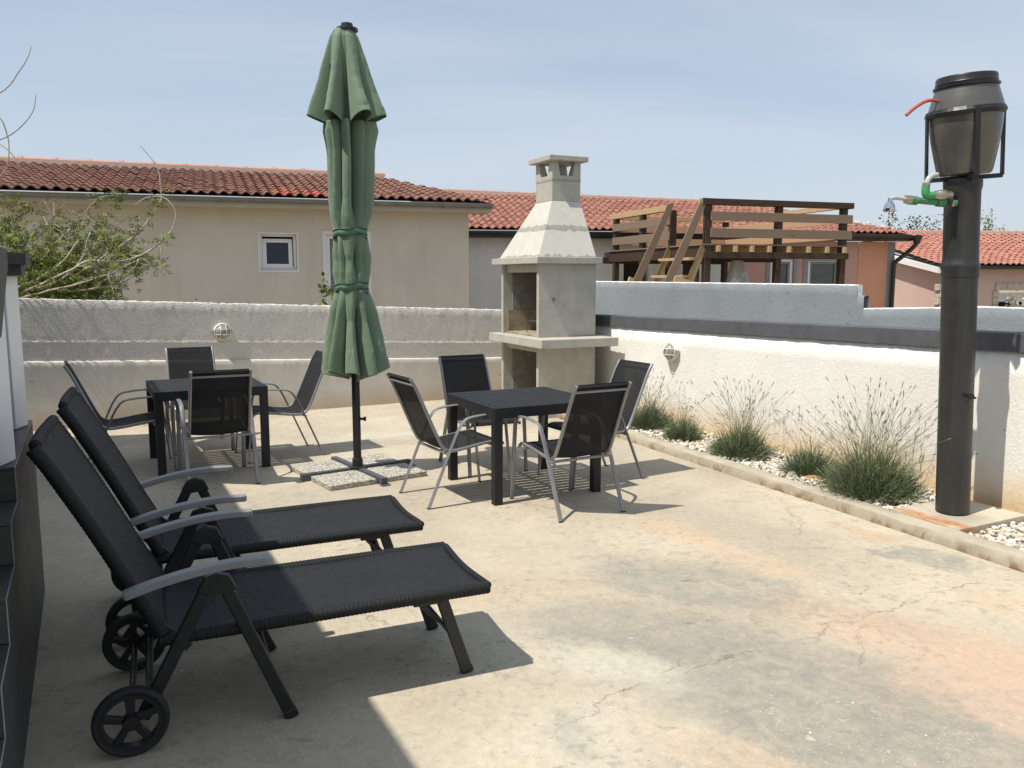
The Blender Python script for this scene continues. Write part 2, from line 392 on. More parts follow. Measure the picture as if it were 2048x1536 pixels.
def slab_mat():
    n = NT('pebble_slab')
    c = n.voro(75, out='Color')
    bw = n.n.new('ShaderNodeRGBToBW'); n.link(c, bw.inputs[0])
    d = n.voro(75, out='Distance')
    b = n.ramp(bw.outputs[0], [(.15, (.20, .19, .17)), (.4, (.46, .44, .38)), (.62, (.70, .68, .60)), (.85, (.38, .34, .27))])
    b = n.mix(n.ramp(d, [(.45, 0.), (.75, .8)]), b, (.20, .18, .15))
    M['pebble_slab'] = n.set(b, .8, 0, n.bump(n.math('SUBTRACT', 1., d), .8, .008), .3)
slab_mat()

def stone_mat(name, c1, c2, c3):
    n = NT(name)
    at = n.n.new('ShaderNodeAttribute'); at.attribute_name = 'rnd'
    b = n.ramp(at.outputs['Fac'], [(0., c1), (.55, c2), (1., c3)])
    b = n.mix(1., b, n.ramp(n.noise(60, 4), [(.25, .8), (.75, 1.12)]), 'MULTIPLY')
    M[name] = n.set(b, .9, 0, n.bump(n.noise(120, 4), .3, .004), .2)
stone_mat('gravel', (.50, .43, .33), (.66, .62, .53), (.76, .74, .68))
stone_mat('leaf_lavender', (.115, .15, .075), (.17, .215, .12), (.25, .28, .18))
stone_mat('stalk_lavender', (.20, .22, .11), (.27, .27, .15), (.34, .31, .19))
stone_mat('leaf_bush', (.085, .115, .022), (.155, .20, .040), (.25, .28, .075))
stone_mat('leaf_dark', (.035, .05, .02), (.05, .07, .028), (.07, .09, .04))
simple('rock_pale', (.50, .47, .41), .9, 0, .2, 12, .6, 30)
simple('rock_rust', (.46, .27, .13), .9, 0, .3, 10, .6, 30)
simple('lens_glass', (.30, .29, .25), .15, 0, .2, 20)
def barrel_mat():
    n = NT('barrel_grey')
    sep = n.n.new('ShaderNodeSeparateXYZ'); n.link(n.tc(), sep.inputs[0])
    b = n.mix(n.ramp(n.noise(5, 6, .6, .5), [(.3, 0.), (.7, 1.)]), (.125, .121, .110), (.17, .165, .15))
    M['barrel'] = n.set(b, n.ramp(n.noise(8, 4), [(.3, .24), (.7, .36)]), .5, n.bump(n.noise(30, 4), .12, .004), .5)
barrel_mat()
def pipe_mat():
    n = NT('shower_pipe')
    st = n.ramp(n.noise(5, 7, .65, .4, vec=n.mapping((5, 5, .35))), [(.42, 0.), (.72, 1.)])
    b = n.mix(n.ramp(n.noise(4, 6), [(.3, 0.), (.7, 1.)]), (.018, .019, .020), (.030, .031, .031))
    b = n.mix(n.math('MULTIPLY', st, .3), b, (.085, .080, .070))
    M['shower_pipe'] = n.set(b, n.ramp(n.noise(9, 6, .7), [(.3, .34), (.7, .55)]), 0, n.bump(n.noise(14, 5), .14, .006), .5)
pipe_mat()

# ------------------------------------------------------------------ mesh builder
class MB:
    def __init__(s): s.v = []; s.f = []; s.uv = {}; s.rnd = None
    def add(s, vs, fs, uvs=None):
        o = len(s.v); s.v += [tuple(map(float, p)) for p in vs]
        for i, f in enumerate(fs):
            if uvs: s.uv[len(s.f)] = [uvs[k] for k in f]
            s.f.append(tuple(o + k for k in f))
        return s
    def box(s, c, size, rot=0, ry=0):
        hx, hy, hz = (q / 2 for q in size)
        pts = [Vector((x, y, z)) for z in (-hz, hz) for y in (-hy, hy) for x in (-hx, hx)]
        m = Matrix.Rotation(rot, 3, 'Z') @ Matrix.Rotation(ry, 3, 'Y')
        pts = [m @ p + Vector(c) for p in pts]
        return s.add(pts, [(0, 2, 3, 1), (4, 5, 7, 6), (0, 1, 5, 4), (2, 6, 7, 3), (0, 4, 6, 2), (1, 3, 7, 5)])
    def span(s, lo, hi):
        return s.box([(a + b) / 2 for a, b in zip(lo, hi)], [abs(b - a) for a, b in zip(lo, hi)])
    def hexa(s, bot, top):
        """8 corners: bot 4 ccw, top 4 ccw"""
        return s.add(list(bot) + list(top), [(3, 2, 1, 0), (4, 5, 6, 7), (0, 1, 5, 4), (1, 2, 6, 5), (2, 3, 7, 6), (3, 0, 4, 7)])
    def bar(s, p0, p1, w, h, up=(0, 0, 1)):
        p0, p1 = Vector(p0), Vector(p1); d = (p1 - p0).normalized(); up = Vector(up)
        if abs(d.dot(up)) > .98: up = Vector((0, 1, 0))
        x = d.cross(up).normalized(); y = x.cross(d).normalized()
        q = [x * (a * w / 2) + y * (b * h / 2) for a, b in ((-1, -1), (1, -1), (1, 1), (-1, 1))]
        return s.add([p0 + k for k in q] + [p1 + k for k in q], [(3, 2, 1, 0), (4, 5, 6, 7), (0, 1, 5, 4), (1, 2, 6, 5), (2, 3, 7, 6), (3, 0, 4, 7)])
    def tube(s, pts, r, n=8, closed=False, flat=1.0, up=None, caps=True):
        """swept tube; r number or list; flat squashes along 'up'-ish axis"""
        pts = [Vector(p) for p in pts]; m = len(pts); vs = []; prev = None
        for i, p in enumerate(pts):
            if closed: d = pts[(i + 1) % m] - pts[i - 1]
            else: d = pts[min(i + 1, m - 1)] - pts[max(i - 1, 0)]
            d.normalize()
            if up is not None: a = d.cross(Vector(up))
            elif prev is not None: a = prev - d * prev.dot(d)
            else: a = d.cross(Vector((0, 0, 1)) if abs(d.z) < .9 else Vector((1, 0, 0)))
            if a.length < 1e-6: a = prev or d.orthogonal()
            a.normalize(); prev = a; b = d.cross(a)
            rr = r[i] if isinstance(r, (list, tuple)) else r
            for k in range(n):
                t = 2 * math.pi * k / n
                vs.append(p + a * (rr * math.cos(t)) + b * (rr * flat * math.sin(t)))
        fs = []
        for i in range(m if closed else m - 1):
            j = (i + 1) % m
            for k in range(n):
                fs.append((i * n + k, i * n + (k + 1) % n, j * n + (k + 1) % n, j * n + k))
        if caps and not closed:
            fs.append(tuple(range(n - 1, -1, -1))); fs.append(tuple((m - 1) * n + k for k in range(n)))
        return s.add(vs, fs)
    def lathe(s, prof, n=24, c=(0, 0, 0), axis='Z', cap=True):
        vs = []
        for r, z in prof:
            for k in range(n):
                t = 2 * math.pi * k / n
                p = (r * math.cos(t), r * math.sin(t), z)
                if axis == 'Y': p = (p[0], p[2], p[1])
                elif axis == 'X': p = (p[2], p[0], p[1])
                vs.append((p[0] + c[0], p[1] + c[1], p[2] + c[2]))
        fs = []
        for i in range(len(prof) - 1):
            for k in range(n):
                fs.append((i * n + k, i * n + (k + 1) % n, (i + 1) * n + (k + 1) % n, (i + 1) * n + k))
        if cap:
            if prof[0][0] > 1e-6: fs.append(tuple(range(n - 1, -1, -1)))
            if prof[-1][0] > 1e-6: fs.append(tuple((len(prof) - 1) * n + k for k in range(n)))
        return s.add(vs, fs)
    def prism(s, poly, d):
        """poly: list of 3-D points, extruded by vector d"""
        n = len(poly); d = Vector(d); a = [Vector(p) for p in poly]
        return s.add(a + [p + d for p in a], [tuple(range(n - 1, -1, -1)), tuple(range(n, 2 * n))] + [(i, (i + 1) % n, n + (i + 1) % n, n + i) for i in range(n)])
    def grid(s, P, nu, nv, uvf=None):
        vs = []; uv = []
        for j in range(nv + 1):
            for i in range(nu + 1):
                vs.append(P(i / nu, j / nv)); uv.append(uvf(i / nu, j / nv) if uvf else (i / nu, j / nv))
        fs = [(j * (nu + 1) + i, j * (nu + 1) + i + 1, (j + 1) * (nu + 1) + i + 1, (j + 1) * (nu + 1) + i) for j in range(nv) for i in range(nu)]
        return s.add(vs, fs, uv)
    def mesh(s, name, mat, smooth=False, off=None, bevel=0):
        me = bpy.data.meshes.new(name)
        vs = s.v if off is None else [(x - off[0], y - off[1], z - off[2]) for x, y, z in s.v]
        me.from_pydata(vs, [], s.f)
        if s.uv:
            ul = me.uv_layers.new(name='UVMap')
            for p in me.polygons:
                u = s.uv.get(p.index)
                if u:
                    for li, q in zip(p.loop_indices, u): ul.data[li].uv = q
        if s.rnd is not None:
            a = me.attributes.new('rnd', 'FLOAT', 'FACE'); a.data.foreach_set('value', np.asarray(s.rnd, dtype=np.float32))
        mats = mat if isinstance(mat, (list, tuple)) else [mat]
        for m_ in mats: me.materials.append(M[m_])
        bm = bmesh.new(); bm.from_mesh(me)
        if len(s.f) < 20000: bmesh.ops.recalc_face_normals(bm, faces=bm.faces)
        bm.to_mesh(me); bm.free()
        if smooth:
            for p in me.polygons: p.use_smooth = True
            if smooth != 'all':
                try: me.set_sharp_from_angle(angle=R(38))
                except Exception: pass
        return me
    def build(s, name, mat, parent=None, smooth=False, off=None, bevel=0, kind=None, label=None):
        """off: world origin of the parent, for pieces given in world coordinates"""
        me = s.mesh(name, mat, smooth, off)
        o = bpy.data.objects.new(name, me); COL.objects.link(o)
        if parent: o.parent = parent
        if bevel:
            b = o.modifiers.new('edge', 'BEVEL'); b.width = bevel; b.segments = 2; b.limit_method = 'ANGLE'; b.angle_limit = R(40)
        if kind: o['kind'] = kind
        if label: o['label'] = label
        return o

def tag(o, label, cat, group=None):
    o['label'] = label; o['category'] = cat
    if group: o['group'] = group
    return o
def thing(name, label, cat, loc=(0, 0, 0), rz=0, group=None):
    o = bpy.data.objects.new(name, None); o.empty_display_size = .1; COL.objects.link(o)
    o.location = loc; o.rotation_euler = (0, 0, rz)
    return tag(o, label, cat, group)
def copy_tree(o, parent=None):
    c = o.copy(); COL.objects.link(c)
    if parent is not None: c.parent = parent
    for ch in list(o.children): copy_tree(ch, c)
    return c
def struct(o): o['kind'] = 'structure'; return o
def V2(x, y, z=0): return Vector((x, y, z))
def smooth_path(pts, n=8):
    """Catmull-Rom through the points"""
    P = [Vector(p) for p in pts]; P = [P[0] * 2 - P[1]] + P + [P[-1] * 2 - P[-2]]; out = []
    for i in range(1, len(P) - 2):
        a, b, c, d = P[i - 1:i + 3]
        for k in range(n):
            t = k / n
            out.append(.5 * ((2 * b) + (c - a) * t + (2 * a - 5 * b + 4 * c - d) * t * t + (3 * b - a - 3 * c + d) * t ** 3))
    out.append(P[-2]); return out

# ------------------------------------------------------------------ ground
g = MB().add([(-300, -300, -.12), (300, -300, -.12), (300, 600, -.12), (-300, 600, -.12)], [(0, 1, 2, 3)])
struct(g.build('ground', 'terrain_dirt'))
p = MB().prism([(-7.5, -4, -.1), (4.6, -4, -.1), (4.6, .6, -.1), (.55, 9.75, -.1), (.2, 11.9, -.1), (-7.5, 7.75, -.1)], (0, 0, .1))
struct(p.build('patio_floor', 'patio'))

# kerb line, planting bed, right wall (directions measured along the wall)
WD = Vector((.444, -.896, 0)).normalized()            # along the right wall, towards the camera
WN = Vector((-WD.y, WD.x, 0)) * -1                     # from the wall into the patio
WN = Vector((-.896, -.444, 0)).normalized()
W0 = Vector((1.922, 8.489, 0))                         # a point on the wall face
def wall_pt(s, n=0, z=0): return W0 + WD * s + WN * n + Vector((0, 0, z))
KD = Vector((.412, -.911, 0)).normalized(); KN = Vector((.911, .412, 0))
K0 = Vector((1.159, 8.301, 0))
def kerb_pt(s, n=0, z=0): return K0 + KD * s + KN * n + Vector((0, 0, z))
kb = MB()
random.seed(3)
nk = 60; prof = [(0, -.02), (-.004, .03), (.004, .072), (.018, .082), (.115, .086), (.130, .075), (.132, -.02)]
rows = []
for i in range(nk + 1):
    s_ = -1.6 + 8.1 * i / nk
    rows.append([kerb_pt(s_, a + random.gauss(0, .003), b + random.gauss(0, .0025)) for a, b in prof])
vs = [q for r_ in rows for q in r_]; m_ = len(prof)
kb.add(vs, [(i * m_ + k, i * m_ + k + 1, (i + 1) * m_ + k + 1, (i + 1) * m_ + k) for i in range(nk) for k in range(m_ - 1)])
struct(kb.build('kerb', 'kerb_concrete', smooth=True))
# soil sheet under the gravel
sb = MB().add([kerb_pt(-1.6, .12, .035), kerb_pt(6.5, .12, .035), wall_pt(6.6, -.02, .035), wall_pt(-1.9, -.02, .035)], [(0, 1, 2, 3)])
struct(sb.build('planting_soil', 'soil'))

# gravel: countless small white stones, one object
def icos():
    bm = bmesh.new(); bmesh.ops.create_icosphere(bm, subdivisions=1, radius=1)
    v = np.array([x.co[:] for x in bm.verts]); f = np.array([[q.index for q in x.verts] for x in bm.faces]); bm.free(); return v, f
IV, IF = icos()
def stones(name, pts, rmin, rmax, mat, flat=.7, seed=1):
    rs = np.random.RandomState(seed); n = len(pts)
    a = rs.uniform(0, 6.283, n); sc = rs.uniform(rmin, rmax, n)[:, None] * rs.uniform(.65, 1.25, (n, 3)); sc[:, 2] *= flat
    v = IV[None] * (1 + rs.uniform(-.22, .22, (n, len(IV), 1))) * sc[:, None, :]
    c, s_ = np.cos(a)[:, None], np.sin(a)[:, None]
    x = v[..., 0] * c - v[..., 1] * s_; y = v[..., 0] * s_ + v[..., 1] * c
    v = np.stack([x, y, v[..., 2]], -1) + np.asarray(pts)[:, None, :]
    f = (IF[None] + (np.arange(n) * len(IV))[:, None, None]).reshape(-1, 3)
    me = bpy.data.meshes.new(name); me.from_pydata(v.reshape(-1, 3).tolist(), [], f.tolist())
    at = me.attributes.new('rnd', 'FLOAT', 'FACE'); at.data.foreach_set('value', np.repeat(rs.uniform(0, 1, n), len(IF)).astype(np.float32))
    me.materials.append(M[mat])
    o = bpy.data.objects.new(name, me); COL.objects.link(o); o['kind'] = 'stuff'; return o
rs = np.random.RandomState(4)
gp = []
PADC = Vector((2.93, 5.33, 0))
while len(gp) < 7600:
    s_ = rs.uniform(-1.3, 6.3); k = kerb_pt(s_, .135); w = wall_pt((k - W0).dot(WD), 0)
    t = rs.uniform(0, 1); q = k.lerp(w, t)
    d = q - PADC
    if abs(d.dot(WD)) < .27: continue
    gp.append((q.x, q.y, .038 + .045 * rs.uniform(0, 1) ** 1.4 * (1 if d.dot(WD) < 0 else .75)))
stones('gravel', gp, .011, .026, 'gravel', .72, 5)
# a few loose chips on the slab
cp = [(rs.uniform(-1.5, 2.6), rs.uniform(2.4, 8.5), .002) for _ in range(260)]
stones('grit', cp, .002, .006, 'gravel', .6, 6)

# bigger stones among the gravel
def rock(label, loc, size, mat, seed):
    bm = bmesh.new(); bmesh.ops.create_icosphere(bm, subdivisions=3, radius=1)
    for v in bm.verts:
        q = v.co * 1.3 + Vector((seed * 7.1, 0, 0))
        v.co *= 1 + .35 * mnoise.noise(q) + .12 * mnoise.noise(q * 3)
        v.co.x *= size[0]; v.co.y *= size[1]; v.co.z *= size[2]
    me = bpy.data.meshes.new('rock'); bm.to_mesh(me); bm.free(); me.materials.append(M[mat])
    o = bpy.data.objects.new('rock', me); COL.objects.link(o); o.location = loc; o.rotation_euler = (0, 0, seed)
    tag(o, label, 'rock', 'larger stones in the gravel bed')
rock('pale grey rounded stone lying in the gravel left of the small lavender', (2.165, 6.60, .075), (.055, .04, .035), 'rock_pale', 1)
rock('flat pale stone at the foot of the small lavender clump', (2.25, 6.45, .075), (.05, .04, .04), 'rock_pale', 2)
rock('rusty brown stone between the small lavender and the largest lavender', (2.36, 6.33, .075), (.07, .05, .035), 'rock_rust', 3)

# ------------------------------------------------------------------ walls
def rough_wall(name, face, n_along, prof, jit, mat, smooth=True, seed=0):
    """face(s in 0..1) -> (origin, inward normal, zscale, zoff); prof list of (depth towards viewer, z)"""
    rnd = random.Random(seed); mb = MB(); m = len(prof); vs = []
    for i in range(n_along + 1):
        o, nrm, za, zb = face(i / n_along)
        for (d, z, j) in prof:
            zz_ = z * za + zb if z > .02 else z
            jx = mnoise.noise(Vector((i * .37, z * 9, seed))) * j + rnd.gauss(0, j * .45)
            jz = rnd.gauss(0, j * .45) if z > .02 else 0
            vs.append(o + nrm * (d + jx) + Vector((0, 0, zz_ + jz)))
    mb.add(vs, [(i * m + k, (i + 1) * m + k, (i + 1) * m + k + 1, i * m + k + 1) for i in range(n_along) for k in range(m - 1)])
    return mb
BA, BB = Vector((-5.194, 8.795, 0)), Vector((-.906, 11.165, 0))
BD = (BB - BA).normalized(); BNn = Vector((BD.y, -BD.x, 0))         # normal towards the patio
bw = thing('back_wall', 'long pale roughcast garden wall with a ledge behind the first dining table', 'wall', (-3, 10, 0))
def bface(t):
    s_ = -2.6 + 8.75 * t
    h = -.0386 * (s_) ; return BA + BD * s_, BNn, 1.0, h
upper = rough_wall('r', bface, 320, [(-.045, .745, .0), (-.040, .80, .0015), (-.040, .86, .0015), (-.040, .92, .0015), (-.039, .955, .0015), (-.035, .968, .002), (-.041, .982, .002), (-.041, 1.0, .0015), (-.041, 1.05, .0015), (-.041, 1.1, .0015), (-.041, 1.17, .0015), (-.041, 1.25, .0015), (-.041, 1.33, .0015), (-.040, 1.40, .004), (-.050, 1.428, .006), (-.12, 1.435, .006), (-.20, 1.42, .008), (-.22, .5, .0)], .004, 0, seed=1)
lower = rough_wall('r', bface, 320, [(.006, -.02, .001), (.002, .3, .001), (.0, .69, .001), (.002, .735, .003), (-.006, .752, .003), (-.06, .765, .003)], .003, 0, seed=2)
L0 = (-3, 10, 0)
upper.build('upper_course', 'roughcast_back', bw, smooth=True, off=L0)
lower.build('lower_course', 'plaster_back', bw, smooth=True, off=L0)

gw = thing('garden_wall', 'white roughcast garden wall along the lavender bed with dark grey coping', 'wall', (2, 8, 0))
def rtop(s_): return 1.073 + (s_ + 1.9) * .0163      # underside of coping
def gface(t):
    s_ = -3.6 + 10.2 * t; return W0 + WD * s_, WN, 1.0, (s_ + 1.9) * .0163
G0 = (2, 8, 0)
rough_wall('r', gface, 170, [(.0, -.02, .001), (.0, .12, .003), (.0, .3, .004), (0, .5, .004), (0, .7, .004), (0, .9, .004), (0, 1.085, .003), (-.1, 1.09, 0), (-.18, 1.09, 0), (-.18, 0, 0)], .004, 0, seed=3).build('roughcast_face', 'roughcast_white', gw, smooth='all', off=G0)
rough_wall('r', gface, 120, [(-.06, 1.074, 0), (.022, 1.073, .0005), (.022, 1.13, .0004), (.022, 1.192, .0005), (.018, 1.197, .0005), (-.19, 1.198, .0005), (-.19, 1.0, 0)], .003, 0, seed=4).build('coping', 'dark_coping', gw, smooth=False, off=G0)

nw = thing('neighbour_wall', 'blue-grey rendered wall stepped at its end behind the white garden wall', 'wall', (2, 8, 0))
def nface(a, b, h0, h1):
    def f(t):
        s_ = a + (b - a) * t; return W0 + WD * s_ - WN * 1.10, WN, 1.0, h0 + (h1 - h0) * t - 1.0
    return f
S1 = 1.028
for i, (a, b, h0, h1, nn) in enumerate(((-4.4, S1, 1.610, 1.588, 130), (S1, S1 + .08, 1.482, 1.482, 4), (S1 + .08, 2.2, 1.362, 1.408, 34), (2.2, 6.6, 1.416, 1.40, 60))):
    rough_wall('r', nface(a, b, h0, h1), nn, [(.0, .1 , .0), (.0, .4, .003), (.0, .7, .004), (0, .9, .004), (0, .985, .003), (-.006, .992, .002)], .003, 0, seed=10 + i).build('render_face', 'render_grey', nw, smooth='all', off=G0)
    cap = rough_wall('r', nface(a, b, h0, h1), nn, [(-.004, .988, .002), (-.012, 1.0, .002), (-.07, 1.0, .002), (-.075, .1, 0)], .002, 0, seed=20 + i)
    cap.build('white_top', 'render_grey' if i == 1 else 'white_edge', nw, smooth=True, off=G0)
for s_, z0, z1 in ((S1 + .002, 1.484, 1.587),):
    e = MB(); a = W0 + WD * s_ - WN * 1.105; b = a - WN * .055
    e.hexa([a + Vector((0, 0, z0 - .4)), a + WD * .004 + Vector((0, 0, z0 - .4)), b + WD * .004 + Vector((0, 0, z0 - .4)), b + Vector((0, 0, z0 - .4))],
           [a + Vector((0, 0, z1)), a + WD * .004 + Vector((0, 0, z1)), b + WD * .004 + Vector((0, 0, z1)), b + Vector((0, 0, z1))])
    e.build('white_end', 'white_edge', nw, off=G0)

# concrete pad of the shower
pad = MB()
def pad_pt(s, n, z): return PADC + WD * s + Vector((.903, .43, 0)) * n + Vector((0, 0, z))
pad.hexa([pad_pt(-.27, -.245, .0), pad_pt(.25, -.262, .0), pad_pt(.25, .40, .0), pad_pt(-.25, .40, .0)],
         [pad_pt(-.27, -.245, .088), pad_pt(.25, -.262, .088), pad_pt(.25, .40, .10), pad_pt(-.25, .40, .10)])
tag(pad.build('concrete_pad', 'pad_concrete', bevel=.006), 'square concrete pad with rust stains under the shower column', 'pad')

# ------------------------------------------------------------------ tiled roofs
def s_tile(wd, ln):
    mb = MB(); n = 7; top = []; 
    def zf(u):
        return .040 * max(0, math.sin(math.pi * min(1, u / .62))) ** .8 if u < .62 else -.012 * math.sin(math.pi * (u - .62) / .38)
    for v, lift in ((0, .022), (1, .0)):
        for i in range(n + 1):
            top.append(((i / n) * wd * 1.02, v * ln * 1.12, zf(i / n) + lift))
    lip = [(x, y, z - .022) for x, y, z in top[:n + 1]]
    mb.add(top + lip, [(i, i + 1, n + 2 + i, n + 1 + i) for i in range(n)] + [(2 * n + 2 + i, 2 * n + 3 + i, i + 1, i) for i in range(n)])
    return mb
def tiled_roof(parent, base, eL, eR, rL, rR, wd, ln, mat, inside, view, red=None, backface=True):
    """roof part with tile sub-parts; corners in world; base = world origin of the thing"""
    eL, eR, rL, rR = map(Vector, (eL, eR, rL, rR)); B = Vector(base)
    slab = MB(); t = Vector((0, 0, -.05))
    slab.hexa([eL + t * 2, eR + t * 2, rR + t * 2, rL + t * 2], [eL + t * .5, eR + t * .5, rR + t * .5, rL + t * .5])
    roof = slab.build('roof', 'dark_void', parent, off=base)
    U = (eR - eL); n_u = max(1, round(U.length / wd)); sl = ((rL + rR) / 2 - (eL + eR) / 2).length; n_v = max(1, round(sl / ln))
    proto = s_tile(U.length / n_u, sl / n_v)
    me = proto.mesh('tile', mat, smooth=True); mer = proto.mesh('tile', 'tile_red', smooth=True)
    pv = [Vector(v) for v in proto.v]
    cells = []
    for j in range(n_v):
        for i in range(n_u):
            a, b = i / n_u, j / n_v
            P = (eL.lerp(eR, a)).lerp(rL.lerp(rR, a), b)
            if not inside(a + .5 / n_u, b + .5 / n_v): continue
            ex = (eR - eL).lerp(rR - rL, b).normalized(); ey = (rL.lerp(rR, a) - eL.lerp(eR, a)).normalized()
            ez = ex.cross(ey).normalized(); ey = ez.cross(ex)
            jt = random.gauss(0, .004)
            m = Matrix((ex, ey, ez)).transposed().to_4x4(); m.translation = P - B + ez * (.004 + jt) + ey * random.gauss(0, .005)
            cells.append((0 if view(P) else 1, (P - cam.location).length, m, P))
    cells.sort(key=lambda c: (c[0], c[1]))
    rest = MB(); rest.rnd = []
    for k, (vis, d, m, P) in enumerate(cells):
        if k < 300 and vis == 0:
            isred = red and red(P)
            o = bpy.data.objects.new('tile', mer if isred else me); COL.objects.link(o); o.parent = roof; o.matrix_local = m
            if isred: o['label'] = 'bright red replacement roof tile'
        else:
            rest.add([m @ v for v in pv], proto.f); rest.rnd += [random.random()] * len(proto.f)
    if rest.v: rest.build('tile_field', mat, roof, smooth=True, kind='stuff')
    return roof
def ridge_line(roof, base, a, b, mat='terracotta_ridge', step=.42, r=.10):
    a, b = Vector(a), Vector(b); n = max(1, round((b - a).length / step)); d = (b - a) / n
    bed = MB().bar(a - Vector((0, 0, .03)), b - Vector((0, 0, .03)), .30, .12); bed.build('ridge_mortar', 'mortar', roof, off=base)
    for i in range(n):
        p0 = a + d * i; p1 = p0 + d * 1.07; mb = MB(); vs = []
        x = d.normalized().cross(Vector((0, 0, 1))).normalized()
        for p_, rr in ((p0, r * 1.12), (p0 + d * .13, r * 1.10), (p0 + d * .15, r * .97), (p1, r * .92)):
            for k in range(7):
                t = math.pi * k / 6; vs.append(p_ + x * (rr * math.cos(t) * 1.1) + Vector((0, 0, rr * math.sin(t) - .02)))
        mb.add(vs, [(q * 7 + k, q * 7 + k + 1, (q + 1) * 7 + k + 1, (q + 1) * 7 + k) for q in range(3) for k in range(6)] + [(6, 5, 4, 3, 2, 1, 0)])
        mb.build('ridge_tile', mat, roof, smooth=True, off=base)
def infront(P): 
    d = P - cam.location; return d.y > 0 and -.68 < d.x / d.y < .66
def gutter(parent, base, a, b, mat, r=.065, brackets=0, name='gutter'):
    a, b = Vector(a), Vector(b); d = (b - a).normalized(); x = d.cross(Vector((0, 0, 1))).normalized()
    mb = MB(); vs = []
    for p_ in (a, b):
        for k in range(9):
            t = math.pi * k / 8; vs.append(p_ + x * (r * math.cos(t)) - Vector((0, 0, r * 1.05 * math.sin(t))))
    mb.add(vs, [(k, k + 1, 9 + k + 1, 9 + k) for k in range(8)] + [tuple(range(9)), tuple(range(17, 8, -1))])
    mb.tube([a + x * r, b + x * r], .009, 6); mb.tube([a - x * r, b - x * r], .009, 6)
    o = mb.build(name, mat, parent, smooth=True, off=base)
    for i in range(brackets):
        p_ = a.lerp(b, (i + .5) / brackets); br = MB()
        br.tube([p_ + x * (r + .006) * math.cos(t) - Vector((0, 0, (r * 1.05 + .006) * math.sin(t))) for t in [math.pi * k / 8 for k in range(9)]], .009, 4)
        br.build('bracket', mat, o, off=base)
    return o

# --- house A: long beige house behind the back wall
random.seed(11)
A0 = (-4.5, 15.5, 0)
hA = thing('beige_house', 'long beige plastered house with weathered brown tile roof behind the back wall', 'house', A0)
nA = Vector((.9397, .342, 0)); bA = Vector((-.342, .9397, 0))
GAL, GAR = Vector((-9.82, 12.963, 3.03)), Vector((-.376, 16.4, 3.075))
WAR = Vector((-.872, 16.805, 0)); WAL = WAR - nA * 10.2
wl = MB()
def wpt(s, z, d=0): return WAR + nA * s - bA * d + Vector((0, 0, z))
def wall_with_holes(mb, pt, s0, s1, z0, z1, holes, depth):
    """front wall face cut round rectangular holes (s0,s1,z0,z1), with reveals of given depth"""
    ss = sorted({s0, s1, *[h[0] for h in holes], *[h[1] for h in holes]}); zs = sorted({z0, z1, *[h[2] for h in holes], *[h[3] for h in holes]})
    for a, b in zip(ss, ss[1:]):
        for c, d in zip(zs, zs[1:]):
            if any(h[0] <= a and b <= h[1] and h[2] <= c and d <= h[3] for h in holes): continue
            mb.add([pt(a, c), pt(b, c), pt(b, d), pt(a, d)], [(0, 1, 2, 3)])
    for a, b, c, d in holes:
        for p, q in (((a, c), (b, c)), ((b, c), (b, d)), ((b, d), (a, d)), ((a, d), (a, c))):
            mb.add([pt(p[0], p[1]), pt(q[0], q[1]), pt(q[0], q[1], -depth), pt(p[0], p[1], -depth)], [(0, 1, 2, 3)])
winA = (-4.045, -3.375, 1.815, 2.475)
doorA = (-2.83, -2.05, 0.2, 2.47)
wall_with_holes(wl, wpt, -10.2, 0, -.1, 2.93, [winA, doorA], .18)
wl.add([wpt(0, -.1), wpt(0, -.1, -4.5), wpt(0, 2.93, -4.5), wpt(0, 2.93)], [(0, 1, 2, 3)])
wl.add([wpt(-10.2, -.1, -.6), wpt(0, -.1, -.6), wpt(0, 2.93, -.6), wpt(-10.2, 2.93, -.6)], [(0, 1, 2, 3)])
wl.build('wall', 'plaster_beige', hA, off=A0)
def frame_part(parent, base, pt, s0, s1, z0, z1, d0, d1, w, mat='white_upvc', name='frame'):
    mb = MB()
    for a, b, c, d in ((s0, s1, z0, z0 + w), (s0, s1, z1 - w, z1), (s0, s0 + w, z0 + w, z1 - w), (s1 - w, s1, z0 + w, z1 - w)):
        mb.hexa([pt(a, c, d0), pt(b, c, d0), pt(b, c, d1), pt(a, c, d1)], [pt(a, d, d0), pt(b, d, d0), pt(b, d, d1), pt(a, d, d1)])
    return mb.build(name, mat, parent, off=base)
def pane_part(parent, base, pt, s0, s1, z0, z1, d, mat, name='pane'):
    return MB().hexa([pt(s0, z0, d), pt(s1, z0, d), pt(s1, z0, d + .012), pt(s0, z0, d + .012)], [pt(s0, z1, d), pt(s1, z1, d), pt(s1, z1, d + .012), pt(s0, z1, d + .012)]).build(name, mat, parent, off=base)
# pale surround, window frame, tilted sash
sur = frame_part(hA, A0, wpt, winA[0] - .03, winA[1] + .03, winA[2] - .05, winA[3] + .02, 0.001, .010, .03, 'plaster_white', 'window_surround')
wf = frame_part(hA, A0, wpt, winA[0] + .003, winA[1] - .003, winA[2] + .003, winA[3] - .003, -.16, -.10, .05, name='window')
def tilt_pt(s, z, d): return wpt(s + .012 * (z - winA[2]), z, d - .05 - .10 * (z - winA[2]) / .6)
frame_part(wf, A0, tilt_pt, winA[0] + .055, winA[1] - .075, winA[2] + .03, winA[3] - .09, -.08, -.035, .07, name='sash')
pane_part(wf, A0, tilt_pt, winA[0] + .12, winA[1] - .14, winA[2] + .095, winA[3] - .155, -.062, 'dark_glass')
pane_part(wf, A0, wpt, winA[0] + .05, winA[1] - .05, winA[2] + .05, winA[3] - .05, -.30, 'dark_void', 'dark_interior')
